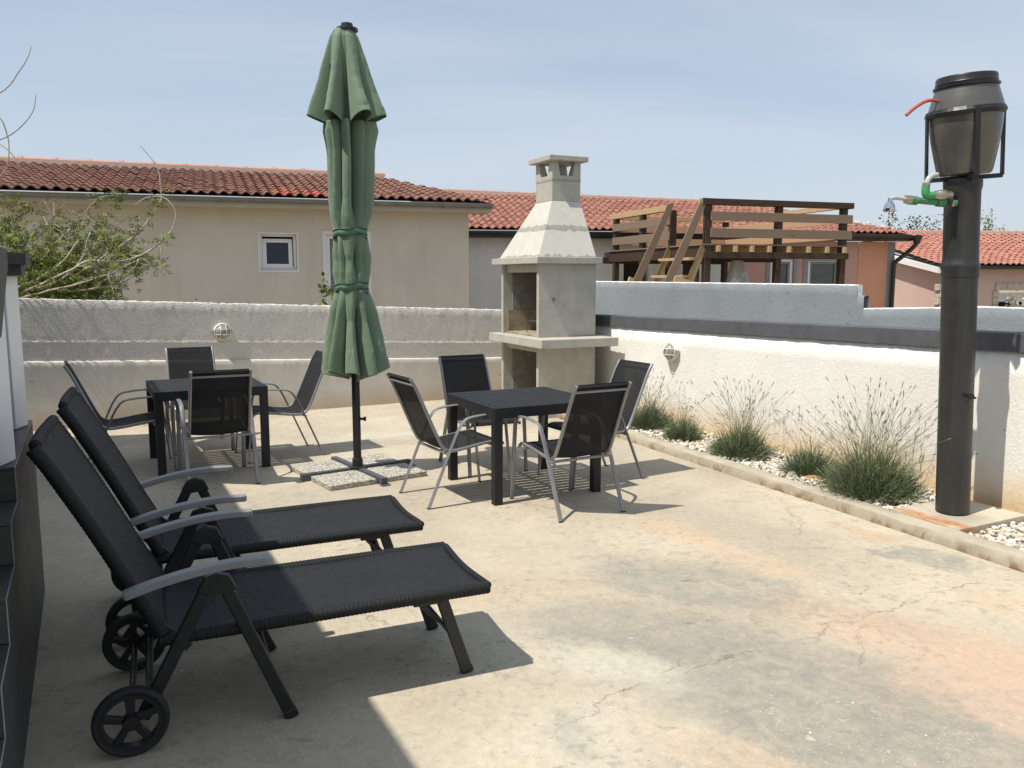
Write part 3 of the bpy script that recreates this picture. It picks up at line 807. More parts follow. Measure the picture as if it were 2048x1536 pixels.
df = frame_part(hA, A0, wpt, doorA[0] + .003, doorA[1] - .003, doorA[2], doorA[3] - .003, -.12, -.05, .07, name='door_frame')
dsur = frame_part(hA, A0, wpt, doorA[0] - .07, doorA[1] + .07, doorA[2] - .02, doorA[3] + .07, 0.001, .012, .07, 'plaster_white', 'door_surround')
sh = MB()
for i in range(46):
    z = .3 + i * .046; sh.hexa([wpt(doorA[0] + .08, z, -.105), wpt(doorA[1] - .08, z, -.105), wpt(doorA[1] - .08, z, -.085), wpt(doorA[0] + .08, z, -.085)],
                               [wpt(doorA[0] + .08, z + .036, -.108), wpt(doorA[1] - .08, z + .036, -.108), wpt(doorA[1] - .08, z + .036, -.098), wpt(doorA[0] + .08, z + .036, -.098)])
shs = sh.build('shutter_slats', 'arm_grey', df, off=A0); shs['kind'] = 'stuff'
RAL, RAR = Vector((-12.294, 16.319, 3.90)), Vector((-3.02, 19.695, 3.97))
eAL = GAL + bA * .06 + Vector((0, 0, .06)); eAR = GAR + bA * .06 + Vector((0, 0, .06))
# planar extension of ridge to the right for a hip cut
rAR = RAR + nA * (( (GAR - RAR).dot(nA)))
def insideA(a, b):
    L = (eAR - eAL).length; s_ = a * L; hip = (RAR - RAL).dot(nA); 
    return s_ < L - b * (GAR - RAR).dot(nA)
L_e = (eAR - eAL).length
rA_left = RAR - nA * ((RAR - eAL).dot(nA)); rA_right = RAR + nA * ((eAR - RAR).dot(nA))
def redA(P): return P.z < 3.26 and -4.45 < P.x < -3.1 and random.random() < .62
# base slab would stick out beyond the hip: give roof its own trimmed slab
rfA = tiled_roof(hA, A0, eAL, eAR, rA_left, rA_right, .185, .33, 'tile_old', insideA, infront, redA)
rfA.data.clear_geometry() if hasattr(rfA.data, 'clear_geometry') else None
tmp = MB(); dz = Vector((0, 0, -.03))
tmp.add([eAL + dz, eAR + dz, RAR + dz, rA_left + dz, eAR + dz - nA * .0 + bA * 4.4 + Vector((0, 0, -.05))], [(0, 1, 2, 3), (1, 4, 2)])
me_ = tmp.mesh('roof', 'tile_old', off=A0); rfA.data = me_
ridge_line(rfA, A0, rA_left + Vector((0, 0, .05)), RAR + Vector((0, 0, .05)), step=.62, r=.105)
gutter(hA, A0, GAL, GAR, 'gutter_zinc', .07, 5)
sf = MB().hexa([GAL + bA * .07 + Vector((0, 0, -.15)), GAR + bA * .07 + Vector((0, 0, -.15)), GAR + bA * .6 + Vector((0, 0, -.15)), GAL + bA * .6 + Vector((0, 0, -.15))],
               [GAL + bA * .07 + Vector((0, 0, -.01)), GAR + bA * .07 + Vector((0, 0, -.01)), GAR + bA * .6 + Vector((0, 0, -.01)), GAL + bA * .6 + Vector((0, 0, -.01))])
sf.build('eaves_soffit', 'soffit', hA, off=A0)

# --- house B: row house with white and terracotta-pink plaster
random.seed(12)
B0 = (5, 21, 0)
hB = thing('pink_house', 'low house with white and salmon pink walls and hipped tile roof behind the wooden terrace', 'house', B0)
nB = Vector((.9744, .225, 0)); bB = Vector((-.225, .9744, 0))
GBL, GBR = Vector((-1.35, 19.42, 2.735)), Vector((10.70, 22.2, 2.765))
WB = Vector((-1.038, 19.953, 0))
def bpt(s, z, d=0): return WB + nB * s - bB * d + Vector((0, 0, z))
sx = lambda x: (x + 1.038) / .9744
LB = sx(10.369)
w1 = MB(); wall_with_holes(w1, bpt, -.6, sx(5.45), -.1, 2.62, [(sx(2.80), sx(3.45), .3, 2.16)], .2)
w1.add([bpt(-.6, -.1, -.5), bpt(sx(5.4), -.1, -.5), bpt(sx(5.4), 2.6, -.5), bpt(-.6, 2.6, -.5)], [(0, 1, 2, 3)])
w1.build('white_wall', 'plaster_white', hB, off=B0, label='white plastered left part of the house wall')
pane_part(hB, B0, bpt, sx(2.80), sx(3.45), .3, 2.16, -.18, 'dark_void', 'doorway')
winB = (sx(7.84), sx(8.78), .8, 2.16); dorB = (sx(6.78), sx(7.42), .1, 2.16)
w2 = MB(); wall_with_holes(w2, bpt, sx(5.45), sx(9.3), -.1, 2.62, [winB, dorB], .16); w2.build('pink_wall', 'plaster_pink', hB, off=B0)
w3 = MB(); w3.add([bpt(sx(9.3), -.1, .01), bpt(LB, -.1, .01), bpt(LB, 2.62, .01), bpt(sx(9.3), 2.62, .01)], [(0, 1, 2, 3)])
w3.add([bpt(LB, -.1, .01), bpt(LB, -.1, -5), bpt(LB, 2.62, -5), bpt(LB, 2.62, .01)], [(0, 1, 2, 3)]); w3.build('orange_wall', 'plaster_orange', hB, off=B0, label='salmon orange plastered right part of the house wall')
cs = MB(); cs.hexa([bpt(LB - .2, -.1, .012), bpt(LB + .012, -.1, .012), bpt(LB + .012, -.1, -.2), bpt(LB - .2, -.1, -.2)], [bpt(LB - .2, 2.62, .022), bpt(LB + .012, 2.62, .022), bpt(LB + .012, 2.62, -.2), bpt(LB - .2, 2.62, -.2)]); cs.build('corner_trim', 'grey_trim', hB, off=B0)
for w_, nm in ((winB, 'window'), (dorB, 'glazed_door')):
    frame_part(hB, B0, bpt, w_[0] - .14, w_[1] + .10, w_[2] - .1, w_[3] + .08, .002, .02, .14 if nm == 'window' else .1, 'grey_trim', nm + '_surround')
    f_ = frame_part(hB, B0, bpt, w_[0] + .004, w_[1] - .004, w_[2] + .004, w_[3] - .004, -.12, -.03, .075, name=nm)
    pane_part(f_, B0, bpt, w_[0] + .08, w_[1] - .08, w_[2] + .08, w_[3] - .08, -.09, 'pane_grey')
    frame_part(f_, B0, bpt, w_[0] + .09, w_[1] - .09, w_[2] + .09, w_[3] - .09, -.075, -.045, .05, 'gutter_zinc', 'sash')
eBL = GBL + bB * .06 + Vector((0, 0, .07)); eBR = GBR + bB * .06 + Vector((0, 0, .07))
RBL, RBR = Vector((-2.132, 23.344, 4.02)), Vector((7.25, 25.51, 3.86))
UB = (eBR - eBL).length
def insideB(a, b): return a * UB < UB - b * (eBR - RBR).dot(nB)
rB_left = RBL + nB * ((eBL - RBL).dot(nB)); rB_right = RBR + nB * ((eBR - RBR).dot(nB))
rfB = tiled_roof(hB, B0, eBL, eBR, rB_left, rB_right, .19, .33, 'tile_new', insideB, infront, None)
tmp = MB(); tmp.add([eBL + dz, eBR + dz, RBR + dz, rB_left + dz, eBR + bB * 7 + dz * 3], [(0, 1, 2, 3), (1, 4, 2)]); rfB.data = tmp.mesh('roof', 'tile_new', off=B0)
ridge_line(rfB, B0, rB_left + Vector((0, 0, .04)), RBR + Vector((0, 0, .04)), step=.5, r=.09)
gutter(hB, B0, GBL, GBR, 'gutter_black', .065, 6)
fs_ = MB().hexa([GBL + bB * .06 + Vector((0, 0, -.13)), GBR + bB * .06 + Vector((0, 0, -.13)), GBR + bB * .45 + Vector((0, 0, -.13)), GBL + bB * .45 + Vector((0, 0, -.13))],
                [GBL + bB * .06 + Vector((0, 0, .03)), GBR + bB * .06 + Vector((0, 0, .03)), GBR + bB * .45 + Vector((0, 0, .03)), GBL + bB * .45 + Vector((0, 0, .03))])
fs_.build('eaves_board', 'gutter_black', hB, off=B0)
dp = MB().tube(smooth_path([GBR + Vector((.06, 0, -.02)), GBR + Vector((.08, 0, -.17)), GBR + Vector((-.02, .05, -.33)), (10.47, 22.38, 2.20), (10.36, 22.45, 2.08), (10.33, 22.47, 1.9), (10.33, 22.47, .2)], 6), .06, 8)
dp.lathe([(.02, 2.55), (.07, 2.56), (.14, 2.74), (.14, 2.78)], 10, (10.78, 22.2, 0))
dp.build('downpipe', 'gutter_black', hB, smooth=True, off=B0)
# stones weighing down the tiles at the hip
for i, (x, y, z, r_) in enumerate(((9.45, 22.9, 3.13, .10), (9.75, 22.9, 3.08, .13), (10.15, 22.85, 3.0, .11))):
    rock(['small pale block lying on the roof hip, left of three', 'rounded pale stone lying on the roof hip, middle of three', 'squarish pale block lying on the roof hip, right of three'][i], (x, y, z), (r_, r_, r_ * .8), 'rock_pale', 31 + i)
    o = [q for q in COL.objects if q.name.startswith('rock')][-1]
for o in COL.objects:
    if o.name.startswith('rock') and o.location.y > 20: o['group'] = 'stones lying on the pink house roof'

# --- house C: far mauve house
random.seed(13)
C0 = (16, 27, 0)
hC = thing('mauve_house', 'distant mauve house with tiled roof and stone quoins behind the shower column', 'house', C0)
cA, cB_, cC = Vector((13.03, 25, 0)), Vector((12.4, 30.0, 0)), Vector((19.5, 26.6, 0))
mb = MB()
mb.add([cA + V2(0, 0, -.1), cB_ + V2(0, 0, -.1), cB_ + V2(0, 0, 2.75), cA + V2(0, 0, 1.93)], [(0, 1, 2, 3)])
cd = (cC - cA).normalized()
def cpt(s, z, d=0): return cA + cd * s + Vector((cd.y, -cd.x, 0)) * d + Vector((0, 0, z))
cw = (2.0, 3.3, -.1, 1.28)
wall_with_holes(mb, cpt, 0, 6.8, -.1, 1.93, [cw], .3)
mb.build('wall', 'plaster_mauve', hC, off=C0)
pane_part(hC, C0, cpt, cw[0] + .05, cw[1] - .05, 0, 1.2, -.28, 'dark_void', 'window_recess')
pane_part(hC, C0, cpt, cw[0] + .02, cw[1] - .02, .92, 1.2, -.2, 'white_paint', 'window_blind')
for i in range(7):
    q = MB(); z = .12 + i * .21; q.box(cA + Vector((-.02, .02, z)), (.30 if i % 2 else .42, .30 if i % 2 else .2, .19), math.atan2(cd.y, cd.x)); q.build('quoin', 'quoin_stone', hC, off=C0, bevel=.01)
for i in range(8):
    q = MB(); a = cw[0] - .12 + i * .21; q.hexa([cpt(a, 1.28, -.05), cpt(a + .2, 1.28, -.05), cpt(a + .2, 1.28, .05), cpt(a, 1.28, .05)], [cpt(a, 1.5, -.05), cpt(a + .2, 1.5, -.05), cpt(a + .2, 1.5, .05), cpt(a, 1.5, .05)]); q.build('lintel_stone', 'quoin_stone', hC, off=C0, bevel=.01)
for i in range(6):
    for sd in (cw[0] - .2, cw[1]):
        q = MB(); z = .0 + i * .215; q.hexa([cpt(sd, z, -.05), cpt(sd + .2, z, -.05), cpt(sd + .2, z, .05), cpt(sd, z, .05)], [cpt(sd, z + .2, -.05), cpt(sd + .2, z + .2, -.05), cpt(sd + .2, z + .2, .05), cpt(sd, z + .2, .05)]); q.build('jamb_stone', 'quoin_stone', hC, off=C0, bevel=.01)
eCL, eCR = cA + Vector((-.25, -.35, 2.05)), cA + cd * 6.6 + Vector((0, -.35, 2.06))
rCL, rCR = Vector((12.2, 30.6, 3.30)), Vector((21.6, 32.0, 3.31))
rfC = tiled_roof(hC, C0, eCL, eCR, rCL, rCR, .22, .36, 'tile_pale', lambda a, b: True, infront, None)
ridge_line(rfC, C0, rCL + Vector((.3, 0, .05)), rCR + Vector((0, 0, .05)), 'tile_red' if False else 'terracotta_ridge', .5, .1)
vg = MB().hexa([cA + Vector((-.3, -.2, 1.80)), cA + Vector((.02, -.2, 1.80)), cB_ + Vector((.02, .4, 2.72)), cB_ + Vector((-.3, .4, 2.72))],
               [cA + Vector((-.3, -.2, 1.97)), cA + Vector((.02, -.2, 1.97)), cB_ + Vector((.02, .4, 2.92)), cB_ + Vector((-.3, .4, 2.92))]); vg.build('verge', 'white_paint', hC, off=C0)
gutter(hC, C0, cpt(.1, 1.98, .42), cpt(6.6, 1.98, .42), 'gutter_black', .06, 0)

# ------------------------------------------------------------------ own house at the left (its roof shades the loungers) with tiled stairs
E0 = (-4, 3, 0)
hE = thing('terrace_house', 'house beside the loungers whose roof overhang shades them', 'house', E0)
ed = Vector((-.459, .888, 0)); en = Vector((-.888, -.459, 0))
e_c = Vector((-5.11, 7.73, 0)); e_k = e_c - ed * 12.5; e_b = Vector((-6.48, 7.38, 0))
back_dir = (e_b - e_c).normalized()
rf = MB().prism([e_c + V2(0, 0, 3.3), e_k + V2(0, 0, 3.3), e_k + en * 7 + V2(0, 0, 3.3), e_c + back_dir * 7 + V2(0, 0, 3.3)], (0, 0, .16)); rf.build('roof', 'soffit_dark', hE, off=E0)
w_ = MB(); a = e_c + en * 1.15 - ed * .9; b = e_k + en * 1.15
w_.prism([a, b, b + en * 4.6, a + en * 4.2 + ed * .0], (0, 0, 3.29)); w_.build('wall', 'plinth_dark', hE, off=E0)  # unseen wall, set close and dark to hold back bounce and skylight

# staircase
T0 = (-2.43, 4.095, 0)
st = thing('staircase', 'dark tiled outdoor staircase with pale grout edges at the left edge of the patio', 'stairs', T0)
SC = Vector(T0); sd_ = Vector((.459, -.888, 0)); sn = Vector((-.888, -.459, 0))
def spt(s, n, z): return SC + sd_ * s + sn * n + Vector((0, 0, z))
steps = [(-.10, 1.10, .925), (1.10, 1.42, .79), (1.42, 1.78, .634), (1.78, 2.10, .484), (2.10, 2.45, .33), (2.45, 2.8, .165)]
body = MB()
for a, b, z in steps:
    body.hexa([spt(a, .012, 0), spt(b - .012, .012, 0), spt(b - .012, 2.2, 0), spt(a, 2.2, 0)], [spt(a, .012, z - .012), spt(b - .012, .012, z - .012), spt(b - .012, 2.2, z - .012), spt(a, 2.2, z - .012)])
body.build('core', 'plinth_dark', st, off=T0)
for i, (a, b, z) in enumerate(steps):
    nt_ = 3 if i == 0 else 1
    for k in range(nt_):
        for w_i in range(4):
            aa = a + (b - a) * k / nt_ + .002; bb = a + (b - a) * (k + 1) / nt_ - .002 + (.004 if k == nt_ - 1 else 0); n0 = .004 + w_i * .55; n1 = n0 + .546
            t_ = MB().hexa([spt(aa, n0, z - .011), spt(bb, n0, z - .011), spt(bb, n1, z - .011), spt(aa, n1, z - .011)], [spt(aa, n0, z), spt(bb, n0, z), spt(bb, n1, z), spt(aa, n1, z)])
            t_.build('tread_tile', 'step_tile', st, off=T0)
    zl = steps[i + 1][2] if i + 1 < len(steps) else 0
    for w_i in range(4):
        n0 = .004 + w_i * .55; n1 = n0 + .546
        t_ = MB().hexa([spt(b - .011, n0, zl + .003), spt(b, n0, zl + .003), spt(b, n1, zl + .003), spt(b - .011, n1, zl + .003)], [spt(b - .011, n0, z - .014), spt(b, n0, z - .014), spt(b, n1, z - .014), spt(b - .011, n1, z - .014)])
        t_.build('riser_tile', 'step_tile', st, off=T0)
    # side cladding: tall tiles
    nt_ = 4 if i == 0 else 1
    for k in range(nt_):
        aa = a + (b - a) * k / nt_ + .0015; bb = a + (b - a) * (k + 1) / nt_ - .0015
        t_ = MB().hexa([spt(aa, 0, .004), spt(bb, 0, .004), spt(bb, .011, .004), spt(aa, .011, .004)], [spt(aa, 0, z - .004), spt(bb, 0, z - .004), spt(bb, .011, z - .004), spt(aa, .011, z - .004)])
        t_.build('side_tile', 'plinth_dark', st, off=T0)
    e_ = MB().bar(spt(a, .001, z - .003), spt(b, .001, z - .003), .003, .003); e_.bar(spt(b, .001, zl), spt(b, .001, z), .003, .003); e_.build('grout_line', 'grout', st, off=T0)
bk = MB().hexa([spt(-.112, 0, 0), spt(-.101, 0, 0), spt(-.101, 2.2, 0), spt(-.112, 2.2, 0)], [spt(-.112, 0, .92), spt(-.101, 0, .92), spt(-.101, 2.2, .92), spt(-.112, 2.2, .92)]); bk.build('back_cladding', 'plinth_dark', st, off=T0)

# balustrade pillars on the landing
def pillar(label, s0, n0, zt):
    base = spt(s0, n0 + .15, .927)
    t = thing('pillar', label, 'pillar', base, 0, 'white pillars on the stair landing')
    f = [(0, 0), (.12, .045), (.02, .325), (-.10, .28)]
    q = [(s0 + a, n0 + b) for a, b in f]
    MB().hexa([spt(a, b, .927) for a, b in q], [spt(a, b, zt) for a, b in q]).build('shaft', 'white_paint', t, off=base, bevel=.004)
    return t, base
t1, b1 = pillar('white pillar at the far end of the stair landing under a dark coping', .08, .006, 1.66)
c_ = MB().hexa([spt(-.04, -.02, 1.662), spt(.22, -.02, 1.662), spt(.22, .5, 1.662), spt(-.04, .5, 1.662)], [spt(-.04, -.02, 1.712), spt(.22, -.02, 1.712), spt(.22, .5, 1.712), spt(-.04, .5, 1.712)])
c_.hexa([spt(-.06, -.045, 1.713), spt(.27, -.045, 1.713), spt(.27, .53, 1.713), spt(-.06, .53, 1.713)], [spt(-.06, -.045, 1.764), spt(.27, -.045, 1.764), spt(.27, .53, 1.764), spt(-.06, .53, 1.764)])
c_.build('coping', 'plinth_dark', t1, off=b1)
t2, b2 = pillar('white pillar at the top step of the stair, nearest the camera', .965, .004, 1.60)
c2 = MB().prism([spt(.74, -.004, 1.768), spt(1.5, -.004, 1.768), spt(1.5, -.004, 1.44), spt(1.28, -.004, 1.44), spt(.84, -.004, 1.655), spt(.74, -.004, 1.70)], tuple(sn * .03)); c2.build('coping', 'plinth_dark', t2, off=b2)

# ------------------------------------------------------------------ barbecue
Q0 = Vector((.308, 9.57, 0)); q1 = Vector((-.427, .904, 0)); q2 = Vector((.904, .427, 0))
bq = thing('masonry_barbecue', 'tall grey cement barbecue with hood and chimney in the corner of the walls', 'barbecue', Q0)
def qp(a, b, z): return q1 * a + q2 * b + Vector((0, 0, z))
def qbox(mb, a0, a1, b0, b1, z0, z1):
    return mb.hexa([qp(a0, b0, z0), qp(a1, b0, z0), qp(a1, b1, z0), qp(a0, b1, z0)][::-1], [qp(a0, b0, z1), qp(a1, b0, z1), qp(a1, b1, z1), qp(a0, b1, z1)][::-1])
def qpart(name, mat, *boxes, bevel=.004):
    mb = MB()
    for b in boxes: qbox(mb, *b)
    return mb.build(name, mat, bq, bevel=bevel)
qpart('side_panel', 'bbq_cement', (0, .055, .0, .77, 0, .86)); qpart('side_panel', 'bbq_cement', (.985, 1.04, .0, .77, 0, .86))
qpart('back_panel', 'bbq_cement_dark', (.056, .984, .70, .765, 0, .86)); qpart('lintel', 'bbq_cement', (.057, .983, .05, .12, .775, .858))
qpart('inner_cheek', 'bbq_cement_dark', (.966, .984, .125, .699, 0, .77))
qpart('counter', 'bbq_cement', (-.36, 1.10, -.145, .87, .862, .962), bevel=.006)
qpart('side_panel', 'bbq_cement', (0, .055, .0, .77, .964, 1.815)); qpart('side_panel', 'bbq_cement', (.985, 1.04, .0, .77, .964, 1.815))
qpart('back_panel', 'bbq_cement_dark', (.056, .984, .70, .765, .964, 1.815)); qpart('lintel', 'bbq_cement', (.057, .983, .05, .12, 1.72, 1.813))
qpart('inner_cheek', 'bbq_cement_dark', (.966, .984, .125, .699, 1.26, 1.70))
qpart('fire_slab', 'fire_slab', (.966, .984, .06, .699, .965, 1.255)); qpart('fire_slab', 'fire_slab', (.057, .075, .06, .699, .965, 1.25)); qpart('fire_slab', 'fire_slab', (.077, .964, .67, .698, .965, 1.255))
qpart('hearth', 'fire_slab', (.078, .964, .03, .668, .963, .985))
qpart('hood_slab', 'bbq_cement', (-.10, 1.18, -.07, .80, 1.817, 1.893), bevel=.006)
hd = MB()
a0, a1, c0, c1 = -.005, 1.09, .0, .765; A0_, A1_, C0_, C1_ = .31, .74, .335, .72
hd.add([qp(a0, c0, 1.895), qp(a1, c0, 1.895), qp(a1, c1, 1.895), qp(a0, c1, 1.895), qp(A0_, C0_, 2.565), qp(A1_, C0_, 2.565), qp(A1_, C1_, 2.565), qp(A0_, C1_, 2.565)], [(0, 1, 5, 4), (1, 2, 6, 5), (2, 3, 7, 6), (3, 0, 4, 7), (0, 3, 2, 1), (4, 5, 6, 7)])
hd.build('hood', 'hood_cement', bq)
# smeared mortar joints on the hood, uneven edge
def joint(z0, z1, fz):
    mb = MB(); random.seed(int(z0 * 100)); n = 26
    def at(z, e=.003):
        t = (z - 1.895) / (2.565 - 1.895); L = lambda x, y: x + (y - x) * t
        return L(a0, A0_) - e, L(a1, A1_) + e, L(c0, C0_) - e, L(c1, C1_) + e
    for side in (0, 1):
        lo, hi = [], []
        for i in range(n + 1):
            f = i / n
            for lst, zz_ in ((lo, z0 + random.gauss(0, fz)), (hi, z1 + random.gauss(0, fz))):
                x0, x1, y0, y1 = at(zz_); lst.append(qp(x0 + (x1 - x0) * f, y0, zz_) if side == 0 else qp(x0, y0 + (y1 - y0) * f, zz_))
        mb.add(lo + hi, [(i, i + 1, n + 2 + i, n + 1 + i) for i in range(n)])
    mb.build('mortar_joint', 'bbq_mortar', bq)
joint(2.215, 2.27, .008); joint(1.897, 1.915, .010)
qpart('chimney_block', 'bbq_cement', (A0_, A1_, C0_, C1_, 2.567, 2.80))
qpart('chimney_joint', 'bbq_mortar', (A0_ - .002, A1_ + .002, C0_ - .002, C1_ + .002, 2.80, 2.826), bevel=0)
# vent block with trapezoid openings: base, four corner posts, top ring
vb = MB(); qbox(vb, A0_, A1_, C0_, C1_, 2.826, 2.865)
pw = .078
for (xa, sa) in ((A0_, 1), (A1_, -1)):
    for (ya, sb_) in ((C0_, 1), (C1_, -1)):
        b_ = [qp(xa, ya, 2.865), qp(xa + sa * (pw + .045), ya, 2.865), qp(xa + sa * (pw + .045), ya + sb_ * (pw + .03), 2.865), qp(xa, ya + sb_ * (pw + .03), 2.865)]
        t_ = [qp(xa, ya, 3.03), qp(xa + sa * pw, ya, 3.03), qp(xa + sa * pw, ya + sb_ * pw, 3.03), qp(xa, ya + sb_ * pw, 3.03)]
        if sa * sb_ > 0: b_ = b_[::-1]; t_ = t_[::-1]
        vb.hexa(b_, t_)
vb.build('vent_block', 'bbq_cement', bq)
qpart('cap', 'bbq_cement', (A0_ - .07, A1_ + .07, C0_ - .07, C1_ + .07, 3.032, 3.092), bevel=.006)
kn = MB().lathe([(.0, 0), (.022, 0), (.022, .004), (.0, .006)], 14, axis='X'); 
ko = kn.build('round_plug', 'bbq_cement_dark', bq); ko.location = qp(-.004, .20, 1.40); ko.rotation_euler = (0, 0, math.atan2(-q1.y, -q1.x))
# grill grate standing in the hearth (lifts out)
gt = thing('grill_grate', 'low steel grill grate standing inside the barbecue hearth', 'grate', Q0 + qp(.35, .35, .986))
gm = MB()
for a in (-.22, .22):
    for b in (-.22, .22): gm.tube([qp(a, b, 0), qp(a, b, .15)], .006, 6)
    gm.tube([qp(a, -.22, .15), qp(a, .22, .15)], .006, 6)
for b in (-.22, .22): gm.tube([qp(-.22, b, .15), qp(.22, b, .15)], .006, 6)
gm.build('frame', 'grate_steel', gt, smooth=True)
gr_ = MB()
for i in range(13): gr_.tube([qp(-.22 + .0367 * i, -.22, .156), qp(-.22 + .0367 * i, .22, .156)], .0035, 5)
gr_.build('bars', 'grate_steel', gt, smooth=True)

# ------------------------------------------------------------------ wall lamps
def wall_lamp(label, pos, nrm):
    t = thing('wall_lamp', label, 'lamp', pos, math.atan2(nrm.y, nrm.x), 'round bulkhead lamps on the garden walls'); t.scale = (1.15, 1.15, 1.15)
    MB().lathe([(.0, .0), (.086, .0), (.088, .03), (.080, .042), (.0, .042)], 28, axis='X').build('base', 'lamp_white', t, smooth=True)
    MB().lathe([(.0, .095), (.03, .093), (.055, .08), (.068, .06), (.07, .042)], 24, axis='X', cap=False).build('lens', 'lens_glass', t, smooth=True)
    cg = MB(); cg.tube([(.052, .078 * math.cos(k * .262), .078 * math.sin(k * .262)) for k in range(24)], .006, 6, closed=True)
    for q in (-.028, .028):
        w_ = math.sqrt(.078 ** 2 - q * q)
        pth = [(.05 + .055 * math.cos(u * math.pi / 2), w_ * u, q) for u in [-1 + k / 6 for k in range(13)]]
        cg.tube(pth, .0042, 6); cg.tube([(x, z, y) for x, y, z in pth], .0042, 6)
    cg.build('cage', 'lamp_white', t, smooth=True)
    lg = MB(); 
    for s_ in (-1, 1): lg.box((.03, s_ * .09, 0), (.035, .016, .03))
    lg.build('clip', 'brass_nickel', t)
lp = Vector((-3.438, 9.766, 1.02)); wall_lamp('white caged bulkhead lamp on the back wall above the table with the far chairs', lp - BNn * .045, BNn)
lp2 = Vector((1.748, 8.841, .868)); wall_lamp('white caged bulkhead lamp on the white wall above the lavender', lp2, WN)

# ------------------------------------------------------------------ tables
def make_table():
    t = thing('dining_table', '', 'table', (0, 0, 0)); h = .456; H = .7212; lw = .065
    for sx_ in (-1, 1):
        for sy in (-1, 1):
            MB().span((sx_ * h, sy * h, 0), (sx_ * (h - lw), sy * (h - lw), H - .082)).build('leg', 'anthracite', t, bevel=.003)
    fr = MB()
    for s_ in (-1, 1):
        fr.span((-h, s_ * h, H - .08), (h, s_ * (h - .03), H - .002)); fr.span((s_ * h, -h + .031, H - .08), (s_ * (h - .03), h - .031, H - .002))
    fr.build('apron', 'anthracite', t, bevel=.002)
    n = 11; w = (2 * h - .064) / n
    for i in range(n):
        y0 = -h + .032 + i * w
        MB().span((-h + .032, y0 + .0048, H - .014), (h - .032, y0 + w - .0048, H)).build('slat', 'anthracite', t, bevel=.006)
    br = MB()
    for x in (-.2, .2): br.span((x - .015, -h + .03, H - .04), (x + .015, h - .03, H - .016))
    br.build('cross_brace', 'anthracite', t)
    return t
tb = make_table()
tb.location = (.0802, 6.4499, 0); tb.rotation_euler = (0, 0, .4634)
tag(tb, 'square dark slatted metal table in front of the barbecue', 'table', 'square slatted garden tables')
tb2 = copy_tree(tb); tb2.location = (-2.745, 7.297, 0); tb2.rotation_euler = (0, 0, .4856)
tag(tb2, 'square dark slatted metal table near the back wall, left of the parasol', 'table', 'square slatted garden tables')

# ------------------------------------------------------------------ chairs
def make_chair():
    t = thing('garden_chair', '', 'chair', (0, 0, 0))
    for s_ in (-1, 1):
        x = .262 * s_
        pth = smooth_path([(x, .345, .003), (x, .318, .30), (x, .300, .50), (x, .288, .590), (x, .255, .636), (x, .17, .652), (x, .03, .644), (x, -.045, .625), (x, -.095, .565), (x, -.15, .455), (x, -.345, .003)], 6)
        sf_ = MB().tube(pth, .0088, 8, flat=2.0, up=(1, 0, 0)).build('side_frame', 'silver_alu', t, smooth=True)
        for y in (.345, -.345): MB().box((x, y, .005), (.032, .02, .010)).build('foot_cap', 'black_plastic', sf_, bevel=.003)
    prof = [(-.455, .945), (-.430, .905), (-.400, .845), (-.345, .72), (-.275, .56), (-.225, .455), (-.195, .418), (-.15, .400), (-.06, .405), (.10, .428), (.22, .440), (.265, .434), (.29, .410)]
    fr = MB()
    for s_ in (-1, 1):
        fr.tube(smooth_path([(s_ * (.228 - .018 * max(0, (z - .45))), y, z) for y, z in prof], 5), .0125, 8)
    fr.tube([(-.226, -.432, .898), (.226, -.432, .898)], .0095, 6)
    fr.build('seat_frame', 'silver_alu', t, smooth=True)
    cb = MB(); cb.tube([(-.262, -.185, .385), (.262, -.185, .385)], .011, 8); cb.tube([(-.262, .19, .415), (.262, .19, .415)], .011, 8)
    cb.build('cross_bar', 'silver_alu', t, smooth=True)
    P = smooth_path([(0, y, z) for y, z in prof], 4)
    L = [0]
    for a, b in zip(P, P[1:]): L.append(L[-1] + (b - a).length)
    N = len(P) - 1
    def SP(u, v):
        i = min(N, int(round(v * N))); p_ = P[i]; d = P[min(N, i + 1)] - P[max(0, i - 1)]; nrm = Vector((0, -d.z, d.y)).normalized()
        sag = -.018 * (1 - (2 * u - 1) ** 2) * math.sin(math.pi * min(1, max(0, v * 1.02)))
        hw = .222 - .018 * max(0, p_.z - .45)
        q = p_ + nrm * (sag + .009) * (1 if True else -1); q.x = (2 * u - 1) * hw; return q
    sl = MB().grid(SP, 8, N, lambda u, v: (u * .44, L[min(N, int(round(v * N)))]))
    sl.build('sling', 'sling', t, smooth='all')
    for (y, z) in ((-.447, .938), (.278, .424)): MB().tube([(-.218, y, z), (.218, y, z)], .008, 6).build('hem', 'black_plastic', t, smooth=True)
    return t
ch = make_chair()
CH = [((.395, 5.86), 119, 'silver framed chair facing away at the table near the barbecue, closest to the camera', 2),
      ((-.432, 6.155), 30.1, 'silver framed chair seen from behind beside the parasol, tucked under the nearer table', 2),
      ((-.265, 7.13), -64, 'chair facing the camera between the nearer table and the barbecue', 2),
      ((.655, 6.735), -151, 'chair on the lavender side of the nearer table facing the parasol', 2),
      ((-2.442, 6.687), 117, 'silver framed chair with its back to the camera at the table by the back wall', 1),
      ((-3.335, 7.045), 27.5, 'chair seen side on behind the lounger backrests at the table by the back wall', 1),
      ((-3.092, 7.999), -62, 'chair facing the camera with its back towards the back wall lamp', 1),
      ((-2.20, 7.638), -149.5, 'chair left of the parasol turned towards the table by the back wall', 1)]
for i, (p_, ang, lab, k) in enumerate(CH):
    c_ = ch if i == 0 else copy_tree(ch)
    c_.location = (p_[0], p_[1], 0); c_.rotation_euler = (0, 0, R(ang - 90))
    tag(c_, lab, 'chair', 'chairs around the table near the barbecue' if k == 2 else 'chairs around the table by the back wall')

